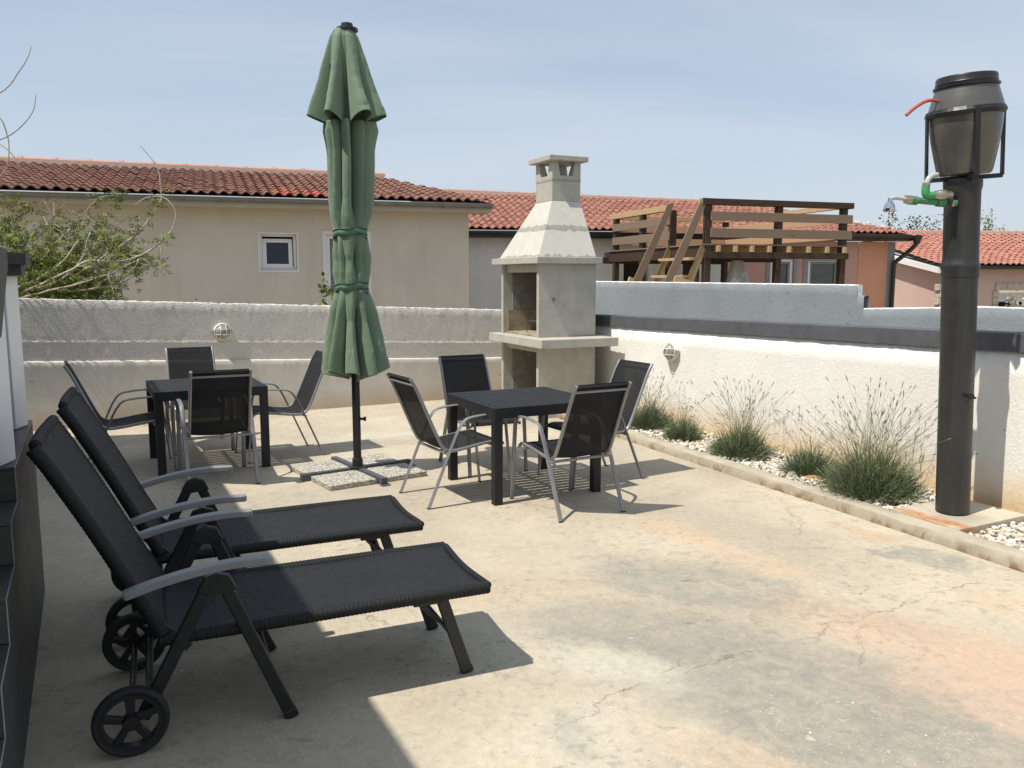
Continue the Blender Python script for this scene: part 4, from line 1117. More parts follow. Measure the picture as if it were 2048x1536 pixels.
# ------------------------------------------------------------------ loungers
def make_lounger():
    t = thing('sun_lounger', '', 'sun lounger', (0, 0, 0))
    ya, yb = .055, .625
    # seat
    N = 40
    def SP(u, v):
        x = .105 + 1.26 * v; y = ya + (yb - ya) * u
        e = abs(2 * u - 1)
        x += (.018 * (1 - e * e)) * -(1 if v > .97 else 0)
        z = .392 - .014 * (1 - e ** 4) + .004 * math.sin(v * 9)
        return Vector((x, y, z))
    sm = MB().grid(SP, 14, N, lambda u, v: (v * 1.26, u * .57)).build('seat', 'rattan', t, smooth='all')
    sol = sm.modifiers.new('thick', 'SOLIDIFY'); sol.thickness = .02; sol.offset = -1
    def roll(pts, r, pitch=.017):
        P = smooth_path(pts, 10); L = [0]
        for a, b in zip(P, P[1:]): L.append(L[-1] + (b - a).length)
        n = int(L[-1] / pitch) * 4; out = []; rr = []; j = 0
        for i in range(n + 1):
            s_ = L[-1] * i / n
            while j < len(L) - 2 and L[j + 1] < s_: j += 1
            f = (s_ - L[j]) / max(1e-9, L[j + 1] - L[j]); out.append(P[j].lerp(P[j + 1], f)); rr.append(r * (1 + .07 * abs(math.sin(math.pi * i / 4)) - .035))
        return MB().tube(out, rr, 10)
    for y in (ya, yb): roll([(.10, y, .378), (.5, y, .376), (.9, y, .378), (1.36, y, .378)], .024).build('seat_rail', 'rattan_roll', t, smooth='all')
    roll([(1.362, ya + .01, .382), (1.350, (ya + yb) / 2, .376), (1.362, yb - .01, .382)], .016).build('foot_rail', 'rattan_roll', t, smooth='all')
    # backrest
    bp = [(.125, .400), (.105, .445), (.065, .525), (.02, .615), (-.035, .73), (-.095, .85), (-.145, .945), (-.19, 1.03), (-.232, 1.10)]
    BP = smooth_path([(x, 0, z) for x, z in bp], 5); LB_ = [0]
    for a, b in zip(BP, BP[1:]): LB_.append(LB_[-1] + (b - a).length)
    NB = len(BP) - 1
    def BPt(u, v):
        i = min(NB, int(round(v * NB))); p_ = BP[i].copy(); e = abs(2 * u - 1)
        p_.x -= .012 * (1 - e ** 4); p_.y = ya + (yb - ya) * u; return p_
    bm_ = MB().grid(BPt, 14, NB, lambda u, v: (LB_[min(NB, int(round(v * NB)))], u * .57)).build('backrest', 'rattan', t, smooth='all')
    sol = bm_.modifiers.new('thick', 'SOLIDIFY'); sol.thickness = .02; sol.offset = 0
    for y in (ya, yb): roll([(x - .010, y, z - .003) for x, z in bp], .024).build('backrest_rail', 'rattan_roll', bm_, smooth='all')
    roll([(bp[-1][0] - .003, ya + .01, bp[-1][1] + .004), (bp[-1][0] - .012, (ya + yb) / 2, bp[-1][1]), (bp[-1][0] - .003, yb - .01, bp[-1][1] + .004)], .02).build('head_rail', 'rattan_roll', bm_, smooth='all')
    for s_, y in ((-1, .012), (1, .668)):
        P = smooth_path([(-.002, y, .572), (.11, y, .602), (.24, y, .626), (.37, y, .637), (.495, y, .634)], 8)
        am = MB(); vs = []; n_ = len(P)
        for i, p_ in enumerate(P):
            d = (P[min(i + 1, n_ - 1)] - P[max(i - 1, 0)]).normalized(); up = Vector((-d.z, 0, d.x)); w_ = .024 if 0 < i < n_ - 1 else .019
            for a, b in ((-1, -1), (1, -1), (1, 1), (-1, 1)): vs.append(p_ + Vector((0, a * w_, 0)) + up * (b * .0145))
        am.add(vs, [(i * 4 + k, i * 4 + (k + 1) % 4, i * 4 + 4 + (k + 1) % 4, i * 4 + 4 + k) for i in range(n_ - 1) for k in range(4)] + [(3, 2, 1, 0), tuple((n_ - 1) * 4 + k for k in range(4))])
        a_ = am.build('armrest', 'arm_grey', t, smooth=True, bevel=.005)
        MB().lathe([(.0, .0), (.010, .0), (.010, .006), (.0, .007)], 12, (.020, y + s_ * .0235 if s_ < 0 else y + .0235, .578), axis='Y').build('bolt', 'black_plastic', a_)
        yl = y + (.022 if s_ < 0 else -.022)
        # A-frame
        MB().bar((.325, yl, .565), (.545, yl, .012), .024, .048, up=(1, 0, 0)).build('leg', 'black_steel', t, bevel=.006)
        MB().bar((.275, yl, .565), (.035, yl, .11), .024, .048, up=(1, 0, 0)).build('leg', 'black_steel', t, bevel=.006)
        MB().prism([(.235, yl - .016, .55), (.262, yl - .016, .594), (.30, yl - .016, .606), (.345, yl - .016, .592), (.37, yl - .016, .54), (.335, yl - .016, .525), (.305, yl - .016, .53), (.27, yl - .016, .525)], (0, .032, 0)).build('hinge_bracket', 'black_steel', t, bevel=.004)
        MB().bar((.552, yl, 0), (.536, yl, .035), .028, .05, up=(1, 0, 0)).build('foot_cap', 'black_plastic', t, bevel=.006)
        # end leg with brace
        ye = .105 if s_ < 0 else .575
        MB().bar((1.165, ye, .362), (1.278, ye, .012), .024, .05, up=(1, 0, 0)).build('leg', 'black_steel', t, bevel=.006)
        MB().bar((1.283, ye, 0), (1.274, ye, .03), .028, .054, up=(1, 0, 0)).build('foot_cap', 'black_plastic', t, bevel=.006)
        MB().tube(smooth_path([(1.075, ye + .02, .335), (1.10, ye + .02, .30), (1.215, ye + .02, .19)], 4), .008, 6).build('brace', 'black_steel', t, smooth=True)
        MB().span((1.05, ye - .012, .325), (1.17, ye + .012, .358)).build('leg_mount', 'black_steel', t, bevel=.003)
        # backrest ratchet strut
        MB().bar((.04, yl + (.03 if s_ < 0 else -.03), .50), (.20, yl + (.03 if s_ < 0 else -.03), .33), .014, .03, up=(1, 0, 0)).build('ratchet', 'black_steel', t)
    MB().tube([(.0, -.01, .125), (.0, .695, .125)], .012, 10).build('axle', 'black_steel', t, smooth=True)
    MB().tube([(.06, .035, .155), (.06, .645, .155)], .014, 8).build('axle_brace', 'black_steel', t, smooth=True)
    MB().tube([(.50, .035, .12), (.50, .645, .12)], .010, 8).build('cross_bar', 'black_steel', t, smooth=True)
    MB().tube([(1.235, .105, .15), (1.235, .575, .15)], .010, 8).build('cross_bar', 'black_steel', t, smooth=True)
    for y in (0, .685):
        wh = bpy.data.objects.new('wheel', None); wh.empty_display_size = .05; COL.objects.link(wh); wh.parent = t; wh.location = (0, y, .125)
        MB().lathe([(.100, -.016), (.114, -.020), (.122, -.016), (.125, -.006), (.125, .006), (.122, .016), (.114, .020), (.100, .016), (.100, -.016)], 40, axis='Y', cap=False).build('tyre', 'rubber', wh, smooth=True)
        rm = MB().lathe([(.088, -.018), (.101, -.019), (.101, .019), (.088, .018), (.088, -.018)], 40, axis='Y', cap=False)
        rm.lathe([(.0, -.026), (.024, -.026), (.028, -.018), (.028, .018), (.024, .026), (.0, .026)], 20, axis='Y')
        rm.build('rim', 'black_plastic', wh, smooth=True)
        for k in range(5):
            a = 2 * math.pi * k / 5 + .35
            MB().add([(math.cos(a + da) * r_, dy, math.sin(a + da) * r_) for dy in (-.011, .011) for r_, da in ((.022, -.55), (.093, -.15), (.093, .15), (.022, .55))],
                     [(0, 1, 2, 3), (7, 6, 5, 4), (0, 4, 5, 1), (1, 5, 6, 2), (2, 6, 7, 3), (3, 7, 4, 0)]).build('spoke', 'black_plastic', wh, bevel=.003)
    return t
lg = make_lounger()
la = R(23.5)
lg.location = (-1.322, 2.682, 0); lg.rotation_euler = (0, 0, la)
tag(lg, 'black woven sun lounger in front, its near wheel closest to the camera', 'sun lounger', 'woven sun loungers side by side')
lg2 = copy_tree(lg); lg2.location = (-1.322 - .365, 2.682 + .845, 0); lg2.rotation_euler = (0, 0, la + R(.5))
tag(lg2, 'black woven sun lounger behind the front one, nearer the dining tables', 'sun lounger', 'woven sun loungers side by side')

# ------------------------------------------------------------------ parasol
U0 = Vector((-1.315, 6.86, 0))
us = thing('parasol', 'tall closed green parasol tied with two straps on a cross base', 'parasol', U0)
def uz(y): return .867 + (745 - y) * .004063
lean = Vector((-.007, 0, 1))
MB().lathe([(.034, .05), (.034, 1.2), (.024, 1.2), (.024, 3.58)], 20).build('pole', 'black_steel', us, smooth=True)
MB().lathe([(.0, .045), (.075, .045), (.078, .062), (.046, .07), (.044, .13), (.036, .135)], 20).build('pole_socket', 'black_steel', us, smooth=True)
MB().lathe([(.0, 0), (.012, 0), (.012, .03), (.02, .034), (.02, .05), (.0, .052)], 12, (.03, .0, .47), axis='X').build('lock_knob', 'black_plastic', us, smooth=True)
ua = .6205
for k in range(2):
    a = ua + k * math.pi / 2; d = Vector((math.cos(a), math.sin(a), 0)); n_ = Vector((-d.y, d.x, 0))
    cbm = MB()
    hz = .056 if k == 0 else .0545
    L_ = .50
    cbm.bar(d * -L_ + V2(0, 0, hz), d * L_ + V2(0, 0, hz), .05, .006)
    for s_ in (-1, 1):
        cbm.bar(d * -L_ + n_ * (s_ * .0235) + V2(0, 0, .03), d * L_ + n_ * (s_ * .0235) + V2(0, 0, .03), .004, .055)
    for s_ in (-1, 1): cbm.box(d * (s_ * L_) + V2(0, 0, .029), (.004, .052, .056), a); cbm.box(d * (s_ * (L_ + .015)) + V2(0, 0, .003), (.06, .075, .006), a)
    cbm.build('base_beam', 'beam_grey', us, bevel=.001)
MB().lathe([(.0, 3.66), (.045, 3.66), (.048, 3.645), (.048, 3.625), (.086, 3.622), (.088, 3.605), (.082, 3.600), (.0, 3.600)], 24).build('top_cap', 'black_plastic', us, smooth=True)
def interp(tab, z):
    for (z0, r0), (z1, r1) in zip(tab, tab[1:]):
        if z1 <= z <= z0: return r1 + (r0 - r1) * (z - z1) / (z0 - z1) if z0 != z1 else r0
    return tab[0][1] if z > tab[0][0] else tab[-1][1]
skirt = [(2.90, .215), (2.83, .232), (2.68, .205), (2.45, .197), (2.30, .192), (2.15, .168), (2.06, .138), (2.013, .130), (1.95, .142), (1.84, .158), (1.70, .155), (1.62, .138), (1.575, .128), (1.52, .145), (1.40, .185), (1.25, .222), (1.10, .256), (.95, .285), (.87, .298)]
def make_ridges(n, seed, wmin, wmax):
    r = random.Random(seed); out = []
    for k in range(n):
        out.append((2 * math.pi * (k + r.uniform(-.28, .28)) / n, r.uniform(wmin, wmax), r.uniform(.74, 1.06), r.uniform(-.7, .7), r.uniform(0, 50)))
    return out
def canopy(name, z1, z0, tab, ridges, valley, depth, nz, nth, hem, seed, drift=.22):
    th = np.linspace(0, 2 * math.pi, nth, endpoint=False); mb = MB(); vs = []
    for j in range(nz + 1):
        t = j / nz; z = z1 + (z0 - z1) * t
        fac = np.full(nth, valley)
        for t0, w, a, sk, sd in ridges:
            c = t0 + drift * mnoise.noise(Vector((z * 1.5, sd, seed)))
            aa = a * (1 + .10 * mnoise.noise(Vector((z * 2.3, sd + 9, seed)))); ww = w * (1 + .35 * mnoise.noise(Vector((z * 1.2, sd + 20, seed))))
            d = (th - c + math.pi) % (2 * math.pi) - math.pi
            q = np.abs(d) / np.where(d > 0, ww * (1 + sk), ww * (1 - sk))
            f = valley + (aa - valley) * np.cos(np.clip(q, 0, 1) * math.pi / 2) ** .62
            fac = np.maximum(fac, f)
        k = depth(z); fac = 1 - (1 - fac) * k
        bulge = 1 + .07 * k * np.sin(th + z * 2.1 + seed) + .05 * k * np.sin(2 * th - z * 3.3)
        fac = fac * bulge
        R0 = interp(tab, z)
        for i in range(nth):
            a_ = th[i]; wr = 1 + .030 * k * mnoise.noise(Vector((math.cos(a_) * 3.5, math.sin(a_) * 3.5, z * 4 + seed))) + .014 * mnoise.noise(Vector((math.cos(a_) * 8, math.sin(a_) * 8, z * 15)))
            cr_ = mnoise.noise(Vector((math.cos(a_) * 2.6 + 40, math.sin(a_) * 2.6, z * 3.4 + seed)))
            wr -= .022 * k * max(0, .16 - abs(cr_)) / .16
            if name == 'canopy' and z < 1.06: wr += .014
            r_ = R0 * float(fac[i]) * wr
            vs.append((r_ * math.cos(a_) + lean.x * z, r_ * math.sin(a_), z + hem(float(fac[i]), a_, t)))
    mb.add(vs, [(j * nth + i, j * nth + (i + 1) % nth, (j + 1) * nth + (i + 1) % nth, (j + 1) * nth + i) for j in range(nz) for i in range(nth)])
    o = mb.build(name, 'canvas', us, smooth='all')
    s_ = o.modifiers.new('cloth', 'SOLIDIFY'); s_.thickness = .003; s_.offset = -1
    return o
def dep(z):
    d = 1.0
    for zt in (2.013, 1.575): d = min(d, .16 + 3.4 * max(0, abs(z - zt) - .03))
    return d
canopy('canopy', 2.90, .872, skirt, make_ridges(9, 23, .20, .52), .16, dep, 200, 320, lambda f, a, t: ((f - .8) * .10 + .018 * math.sin(3 * a + 1)) * max(0, (t - .88) / .12), 1.7)
vent_tab = [(3.61, .075), (3.55, .112), (3.40, .160), (3.25, .208), (3.10, .268), (2.98, .318), (2.90, .345)]
canopy('vent_canopy', 3.61, 2.915, vent_tab, make_ridges(7, 11, .30, .56), .18, lambda z: .12 + .88 * min(1, (3.61 - z) / .5), 90, 320, lambda f, a, t: (f - .72) * .14 * max(0, (t - .7) / .3), 4.2, .08)
for zt, rt, mt in ((2.013, .133, 'strap'), (1.573, .131, 'strap')):
    st_ = MB(); vs = []; N_ = 64
    for j, (dz_, dr) in enumerate(((.026, -.004), (.024, .003), (-.024, .003), (-.026, -.004))):
        for i in range(N_):
            th = 2 * math.pi * i / N_; r_ = rt * (1.0 + .035 * math.cos(8 * th + 1.7)) + dr + .004
            vs.append((r_ * math.cos(th) + lean.x * zt, r_ * math.sin(th), zt + dz_ + .016 * math.sin(th + 2.2) + .006 * math.sin(5 * th)))
    st_.add(vs, [(j * N_ + i, j * N_ + (i + 1) % N_, (j + 1) * N_ + (i + 1) % N_, (j + 1) * N_ + i) for j in range(3) for i in range(N_)])
    so = st_.build('tie_strap', mt, us, smooth='all')
    cdm = MB()
    for q in (.024, -.024): cdm.tube([((rt * (1 + .035 * math.cos(8 * th + 1.7)) + .008) * math.cos(th) + lean.x * zt, (rt * (1 + .035 * math.cos(8 * th + 1.7)) + .008) * math.sin(th), zt + q + .016 * math.sin(th + 2.2) + .006 * math.sin(5 * th)) for th in [2 * math.pi * k / 48 for k in range(48)]], .004, 5, closed=True)
    cdm.tube(smooth_path([(rt * .78, -rt * .72, zt - .02), (rt * .9, -rt * .8, zt - .03), (rt * .98, -rt * .78, zt - .035), (rt * 1.02, -rt * .66, zt - .05)], 4), .008, 6)
    cdm.build('tie_cord', 'strap_dark', so, smooth='all')
# four ballast slabs under the cross
dirs = [(1, 1), (-1, 1), (-1, -1), (1, -1)]
slab_labels = ['washed pebble slab weighing the parasol base, farthest from the camera', 'washed pebble slab weighing the parasol base, towards the back wall table', 'washed pebble slab weighing the parasol base, nearest the front lounger', 'washed pebble slab weighing the parasol base, beside the nearer dining table']
for (sx_, sy), lab in zip(dirs, slab_labels):
    c_ = Vector((sx_ * .232, sy * .232, 0)); c_ = Matrix.Rotation(ua, 3, 'Z') @ c_ + U0
    o = MB().box((0, 0, .0), (.40, .40, .042)).build('paving_slab', 'pebble_slab', bevel=.006)
    o.location = c_ + Vector((0, 0, .0215)); o.rotation_euler = (0, 0, ua + random.gauss(0, .012)); tag(o, lab, 'paving slab', 'ballast slabs of the parasol')

# ------------------------------------------------------------------ outdoor shower
S0 = Vector((2.955, 5.365, .10))
sh_ = thing('outdoor_shower', 'dark grey shower column with a black steel cradle and green pipework', 'shower', S0)
SL = Vector((-.037, 0, 1))
def slz(z, x=0, y=0): return Vector((SL.x * (z - .1) + x, y, z - .1))
pl = MB(); vs = []; prof = [(r_ * .89, z) for r_, z in [(.116, .10), (.117, 1.0), (.119, 1.655), (.124, 1.66), (.124, 1.70), (.130, 1.715), (.130, 1.735), (.122, 1.75), (.118, 1.78), (.119, 2.20), (.126, 2.22), (.128, 2.235), (.128, 2.26), (.122, 2.275), (.0, 2.28)]]
n_ = 40
for r_, z in prof:
    for k in range(n_):
        t = 2 * math.pi * k / n_; vs.append(slz(z, r_ * math.cos(t), r_ * math.sin(t)))
pl.add(vs, [(i * n_ + k, i * n_ + (k + 1) % n_, (i + 1) * n_ + (k + 1) % n_, (i + 1) * n_ + k) for i in range(len(prof) - 1) for k in range(n_)])
pl.build('column', 'shower_pipe', sh_, smooth=True)
BT = Vector((-.076, 0, 2.185))          # base of the cradle, local
tilt = Matrix.Rotation(R(-4.0), 3, 'Y') @ Matrix.Rotation(R(2.5), 3, 'X')
def cr(x, y, z): return BT + tilt @ Vector((x, y, z))
ck = MB()
ck.tube([cr(.222 * math.cos(2 * math.pi * k / 40), .222 * math.sin(2 * math.pi * k / 40), .395) for k in range(40)], .010, 4, closed=True, flat=2.2, up=(0, 0, 1))
hoop = ck.build('cradle_hoop', 'black_steel', sh_)
for a in (79, 169, 259, 349):
    x, y = .222 * math.cos(R(a)), .222 * math.sin(R(a))
    MB().bar(cr(x, y, .0), cr(x, y, .41), .030, .016, up=(x, y, 0)).build('cradle_bar', 'black_steel', sh_)
for a in (79, 169):
    x, y = .222 * math.cos(R(a)), .222 * math.sin(R(a))
    MB().bar(cr(x, y, .0 if a == 79 else -.003), cr(-x, -y, .0 if a == 79 else -.003), .036, .026).build('cradle_base', 'black_steel', sh_)
# pipework
def lp_(x, y, z): return Vector((x, y, z)) - S0
def pipe(name, pts, r, mat, n=10, par=sh_, sm=6): return MB().tube(smooth_path([lp_(*p_) for p_ in pts], sm), r, n).build(name, mat, par, smooth=True)
arm = pipe('shower_arm', [(2.80, 5.29, 2.118), (2.70, 5.28, 2.122), (2.52, 5.26, 2.135)], .021, 'green_pipe')
for x, z in ((2.70, 2.122), (2.52, 2.135)):
    MB().tube([lp_(x - .028, 5.276, z + .002), lp_(x + .028, 5.282, z - .002)], .028, 12).build('socket', 'green_pipe', arm, smooth=True)
MB().tube([lp_(2.462, 5.254, 2.139), lp_(2.50, 5.258, 2.137)], .026, 12).build('union_nut', 'brass_nickel', arm, smooth=True)
pipe('spray_arm', [(2.465, 5.254, 2.14), (2.42, 5.25, 2.146), (2.39, 5.247, 2.148), (2.372, 5.246, 2.142), (2.366, 5.246, 2.128)], .013, 'clear_hose', 8)
hd_ = MB().lathe([(.0, .0), (.034, .0), (.037, .006), (.033, .03), (.026, .052), (.014, .06), (.012, .085), (.0, .088)], 20, tuple(lp_(2.362, 5.245, 2.062)))
hd_.build('shower_head', 'chrome', sh_, smooth=True)
v_ = MB().tube([lp_(2.735, 5.283, 2.121), lp_(2.775, 5.287, 2.119)], .029, 12); v_.tube([lp_(2.752, 5.25, 2.12), lp_(2.752, 5.285, 2.12)], .012, 8); v_.build('stop_valve', 'brass_nickel', sh_, smooth=True)
MB().bar(lp_(2.748, 5.247, 2.135), lp_(2.738, 5.247, 2.062), .010, .022, up=(1, 0, 0)).build('valve_lever', 'black_plastic', sh_, bevel=.003)
pipe('feed_hose', [(2.665, 5.28, 2.292), (2.630, 5.27, 2.285), (2.602, 5.262, 2.262), (2.590, 5.258, 2.228)], .017, 'clear_hose', 10)
MB().tube([lp_(2.589, 5.258, 2.215), lp_(2.590, 5.258, 2.24)], .023, 12).build('hose_clip', 'brass_nickel', sh_, smooth=True)
pipe('elbow', [(2.588, 5.258, 2.222), (2.588, 5.258, 2.19), (2.595, 5.259, 2.168), (2.625, 5.262, 2.162), (2.645, 5.264, 2.164)], .024, 'green_pipe_bright', 12)
MB().lathe([(.018, .0), (.026, .004), (.030, .03), (.034, .04), (.034, .07), (.026, .085), (.022, .115), (.016, .12)], 14, tuple(lp_(2.642, 5.264, 2.166)), axis='X').build('filter_valve', 'brass_nickel', sh_, smooth=True)
MB().bar(lp_(2.755, 5.28, 2.168), lp_(2.82, 5.30, 2.180), .016, .024).build('outlet_pipe', 'black_steel', sh_)
tp = MB().tube([lp_(2.93, 5.26, .90), lp_(2.93, 5.19, .90)], .011, 8); tp.tube([lp_(2.915, 5.20, .905), lp_(2.965, 5.205, .888)], .008, 6); tp.lathe([(.0, 0), (.018, 0), (.018, .02), (.0, .022)], 12, tuple(lp_(2.93, 5.185, .902)), axis='Y')
tp.tube([lp_(2.93, 5.20, .90), lp_(2.925, 5.19, .872)], .009, 6)
tp.build('foot_tap', 'black_plastic', sh_, smooth=True)

# barrel standing in the cradle
Bl = S0 + BT + Vector((.002, 0, .016))
br_ = thing('water_barrel', 'dark grey plastic water barrel with black screw lid standing in the shower cradle', 'barrel', Bl)
br_.rotation_euler = (R(2.5), R(-4.0), 0)
BS = .85
MB().lathe([(r_ * BS, z * .9) for r_, z in [(.0, .0), (.165, .0), (.182, .010), (.190, .035), (.212, .14), (.228, .225), (.231, .235), (.243, .33), (.250, .42), (.251, .455), (.246, .468), (.2455, .474), (.226, .535), (.212, .578), (.205, .60)]], 56).build('body', 'barrel', br_, smooth=True)
MB().lathe([(r_ * BS, z * .9) for r_, z in [(.210, .586), (.221, .590), (.222, .604), (.207, .610), (.209, .622), (.205, .628), (.205, .655), (.198, .668), (.170, .670), (.165, .664), (.0, .664)]], 48).build('lid', 'black_plastic', br_, smooth=True)
hs = MB().tube(smooth_path([(-.20, -.035, .460), (-.24, -.045, .467), (-.29, -.05, .458), (-.36, -.06, .42), (-.405, -.065, .385)], 6), .011, 8); hs.build('overflow_hose', 'red_hose', br_, smooth=True)

# ------------------------------------------------------------------ lavender
def blades(n, make, seed, mat, name, parent):
    rs_ = np.random.RandomState(seed); mb = MB(); mb.rnd = []
    for _ in range(n):
        k0 = len(mb.f); make(rs_, mb); mb.rnd += [rs_.uniform()] * (len(mb.f) - k0)
    return mb.build(name, mat, parent)
def lavender(label, loc, r, h, n_leaf, n_st, st_h, st_spread, seed):
    t = thing('lavender', label, 'plant', loc, 0, 'lavender plants in the gravel bed')
    def leaf(rs_, mb):
        a = rs_.uniform(0, 6.283); q = rs_.uniform(0, 1) ** .55; ph_ = q * 1.35
        base = Vector((math.cos(a), math.sin(a), 0)) * (r * .45 * q * rs_.uniform(.5, 1))
        d = Vector((math.cos(a) * math.sin(ph_), math.sin(a) * math.sin(ph_), math.cos(ph_)))
        lump = 1 + .28 * mnoise.noise(Vector((math.cos(a) * 2.1, math.sin(a) * 2.1, q * 2 + seed)))
        ln = rs_.uniform(.55, 1.05) * lump * (h * (1 - q) + (r * .75) * q)
        p0 = base + d * ln * rs_.uniform(.2, .9); p0.z = max(.0, p0.z)
        d2 = (d + Vector(rs_.normal(0, .28, 3)) + Vector((0, 0, .35))).normalized(); l2 = rs_.uniform(.045, .11)
        w = d2.cross(Vector(rs_.normal(0, 1, 3))).normalized() * rs_.uniform(.0018, .0034)
        p1 = p0 + d2 * l2
        mb.add([p0 - w, p0 + w, p1 + w * .3, p1 - w * .3], [(0, 1, 2, 3)])
    blades(n_leaf, leaf, seed, 'leaf_lavender', 'foliage', t)['kind'] = 'stuff'
    flowers = MB()
    def stalk(rs_, mb):
        a = rs_.uniform(0, 6.283); q = rs_.uniform(.05, 1); ph_ = q * st_spread
        d = Vector((math.cos(a) * math.sin(ph_), math.sin(a) * math.sin(ph_), math.cos(ph_)))
        L_ = st_h * rs_.uniform(.45, 1.05); p0 = Vector((math.cos(a), math.sin(a), 0)) * r * .3 * q + V2(0, 0, h * .3)
        bend = Vector((rs_.normal(0, .09), rs_.normal(0, .09), -.07 * q)); p1 = p0 + d * L_ * .5; p2 = p0 + d * L_ + bend
        # keep clear of the wall
        for p_ in (p1, p2):
            dd = (Vector(loc) + p_ - W0).dot(WN)
            if dd < .02: p_ += WN * (.02 - dd)
        mb.tube([p0, p1, p2], [.0016, .0012, .0009], 3, caps=False)
        if rs_.uniform() < .8:
            dn = (p2 - p1).normalized(); fl = rs_.uniform(.02, .05)
            flowers.tube([p2 - dn * .004, p2 + dn * fl * .3, p2 + dn * fl * .7, p2 + dn * fl], [.0015, .0040, .0034, .0010], 5)
        if rs_.uniform() < .35:
            pm = p1.lerp(p2, .6); dn = (d + Vector(rs_.normal(0, .4, 3))).normalized(); mb.tube([pm, pm + dn * .07], [.0011, .0008], 3, caps=False)
    blades(n_st, stalk, seed + 50, 'stalk_lavender', 'stalks', t)['kind'] = 'stuff'
    fo = flowers.build('flower_heads', 'dry_flower', t); fo['kind'] = 'stuff'
random.seed(5)
lavender('medium lavender clump at the far end of the bed behind the chair', (1.46, 8.63, .05), .23, .34, 3600, 90, .56, .75, 101)
lavender('smallest lavender, dark green and nearly without stalks, second from the barbecue', (1.69, 8.0, .05), .17, .30, 2300, 24, .42, .6, 102)
lavender('lavender clump with tall dry stalks in the middle of the bed', (2.05, 7.24, .05), .27, .33, 4400, 110, .62, .85, 103)
lavender('small low lavender clump pressed against the largest one', (2.42, 6.52, .05), .21, .30, 2800, 26, .5, .8, 104)
lavender('largest lavender with a wide fan of dry stalks beside the shower column', (2.64, 5.92, .05), .36, .42, 6800, 210, .72, .95, 105)

# ------------------------------------------------------------------ shrub tree behind the back wall
TR = Vector((-6.35, 10.6, 0))
tr = thing('shrub_tree', 'sparse green shrubby tree with long pale twigs behind the back wall', 'tree', TR)
def tw(pts, r0, r1, mb):
    P = smooth_path([Vector(p_) - TR for p_ in pts], 6); n = len(P) - 1
    P = [p_ + Vector((mnoise.noise(p_ * 5), mnoise.noise(p_ * 5 + Vector((9, 0, 0))), mnoise.noise(p_ * 5 + Vector((0, 9, 0))))) * .018 * (0 < i < n) for i, p_ in enumerate(P)]
    mb.tube(P, [r0 + (r1 - r0) * i / n for i in range(n + 1)], 5)
mbk = MB()
tw([(-6.35, 10.6, -.1), (-6.38, 10.6, .6), (-6.32, 10.62, 1.2), (-6.25, 10.6, 1.6)], .075, .04, mbk); mbk.build('trunk', 'bark', tr, smooth='all')
mbt = MB()
A = [(-6.3, 10.6, 1.30), (-6.11, 10.6, 1.51), (-5.72, 10.6, 1.60), (-5.25, 10.6, 1.89), (-4.92, 10.6, 2.08), (-4.58, 10.6, 2.39), (-4.44, 10.6, 2.64), (-4.44, 10.6, 2.94), (-4.51, 10.6, 3.1), (-4.67, 10.6, 3.31)]
Bt = [(-6.25, 10.5, 1.45), (-5.67, 10.4, 1.68), (-5.34, 10.4, 1.85), (-5.03, 10.4, 1.85), (-4.78, 10.4, 1.88), (-4.45, 10.4, 2.04), (-4.22, 10.4, 2.28), (-4.18, 10.4, 2.47), (-4.27, 10.4, 2.62), (-4.5, 10.4, 2.65), (-4.7, 10.45, 2.55)]
Ct = [(-6.3, 10.7, 1.5), (-6.03, 10.8, 1.96), (-5.78, 10.8, 2.21), (-5.57, 10.8, 2.4), (-5.33, 10.8, 2.66), (-5.05, 10.8, 2.72)]
Dt = [(-6.3, 10.8, 1.5), (-6.04, 10.9, 2.02), (-6.06, 10.9, 2.28), (-6.02, 10.9, 2.47), (-6.07, 10.9, 2.63)]
Et = [(-6.2, 10.4, 1.4), (-5.43, 10.3, 1.57), (-5.12, 10.3, 1.67), (-4.86, 10.3, 1.76), (-4.6, 10.3, 1.9)]
Ft = [(-6.3, 10.7, 1.5), (-5.92, 10.7, 2.24), (-6.07, 10.7, 2.33), (-6.18, 10.7, 2.38)]
fwd_ = lambda pts: [(x * (1 - .30 / y), y - .30, 1.649 + (z - 1.649) * (1 - .30 / y)) for x, y, z in pts]
A, Bt, Ct, Et = fwd_(A), fwd_(Bt), fwd_(Ct), fwd_(Et)
for pts, a, b in ((A, .020, .005), (Bt, .018, .005), (Ct, .014, .004), (Dt, .013, .004), (Et, .014, .005), (Ft, .012, .004)): tw(pts, a, b, mbt)
tw([(-6.35, 10.3, 1.45), (-5.9, 10.25, 1.62), (-5.55, 10.2, 1.82), (-5.3, 10.2, 2.1)], .03, .01, mbt); tw([(-6.0, 10.25, 1.5), (-5.6, 10.2, 1.6), (-5.3, 10.2, 1.85), (-5.15, 10.2, 2.2)], .022, .007, mbt); tw([(-5.6, 10.2, 1.5), (-5.1, 10.2, 1.52), (-4.75, 10.2, 1.62), (-4.5, 10.2, 1.82)], .018, .006, mbt)
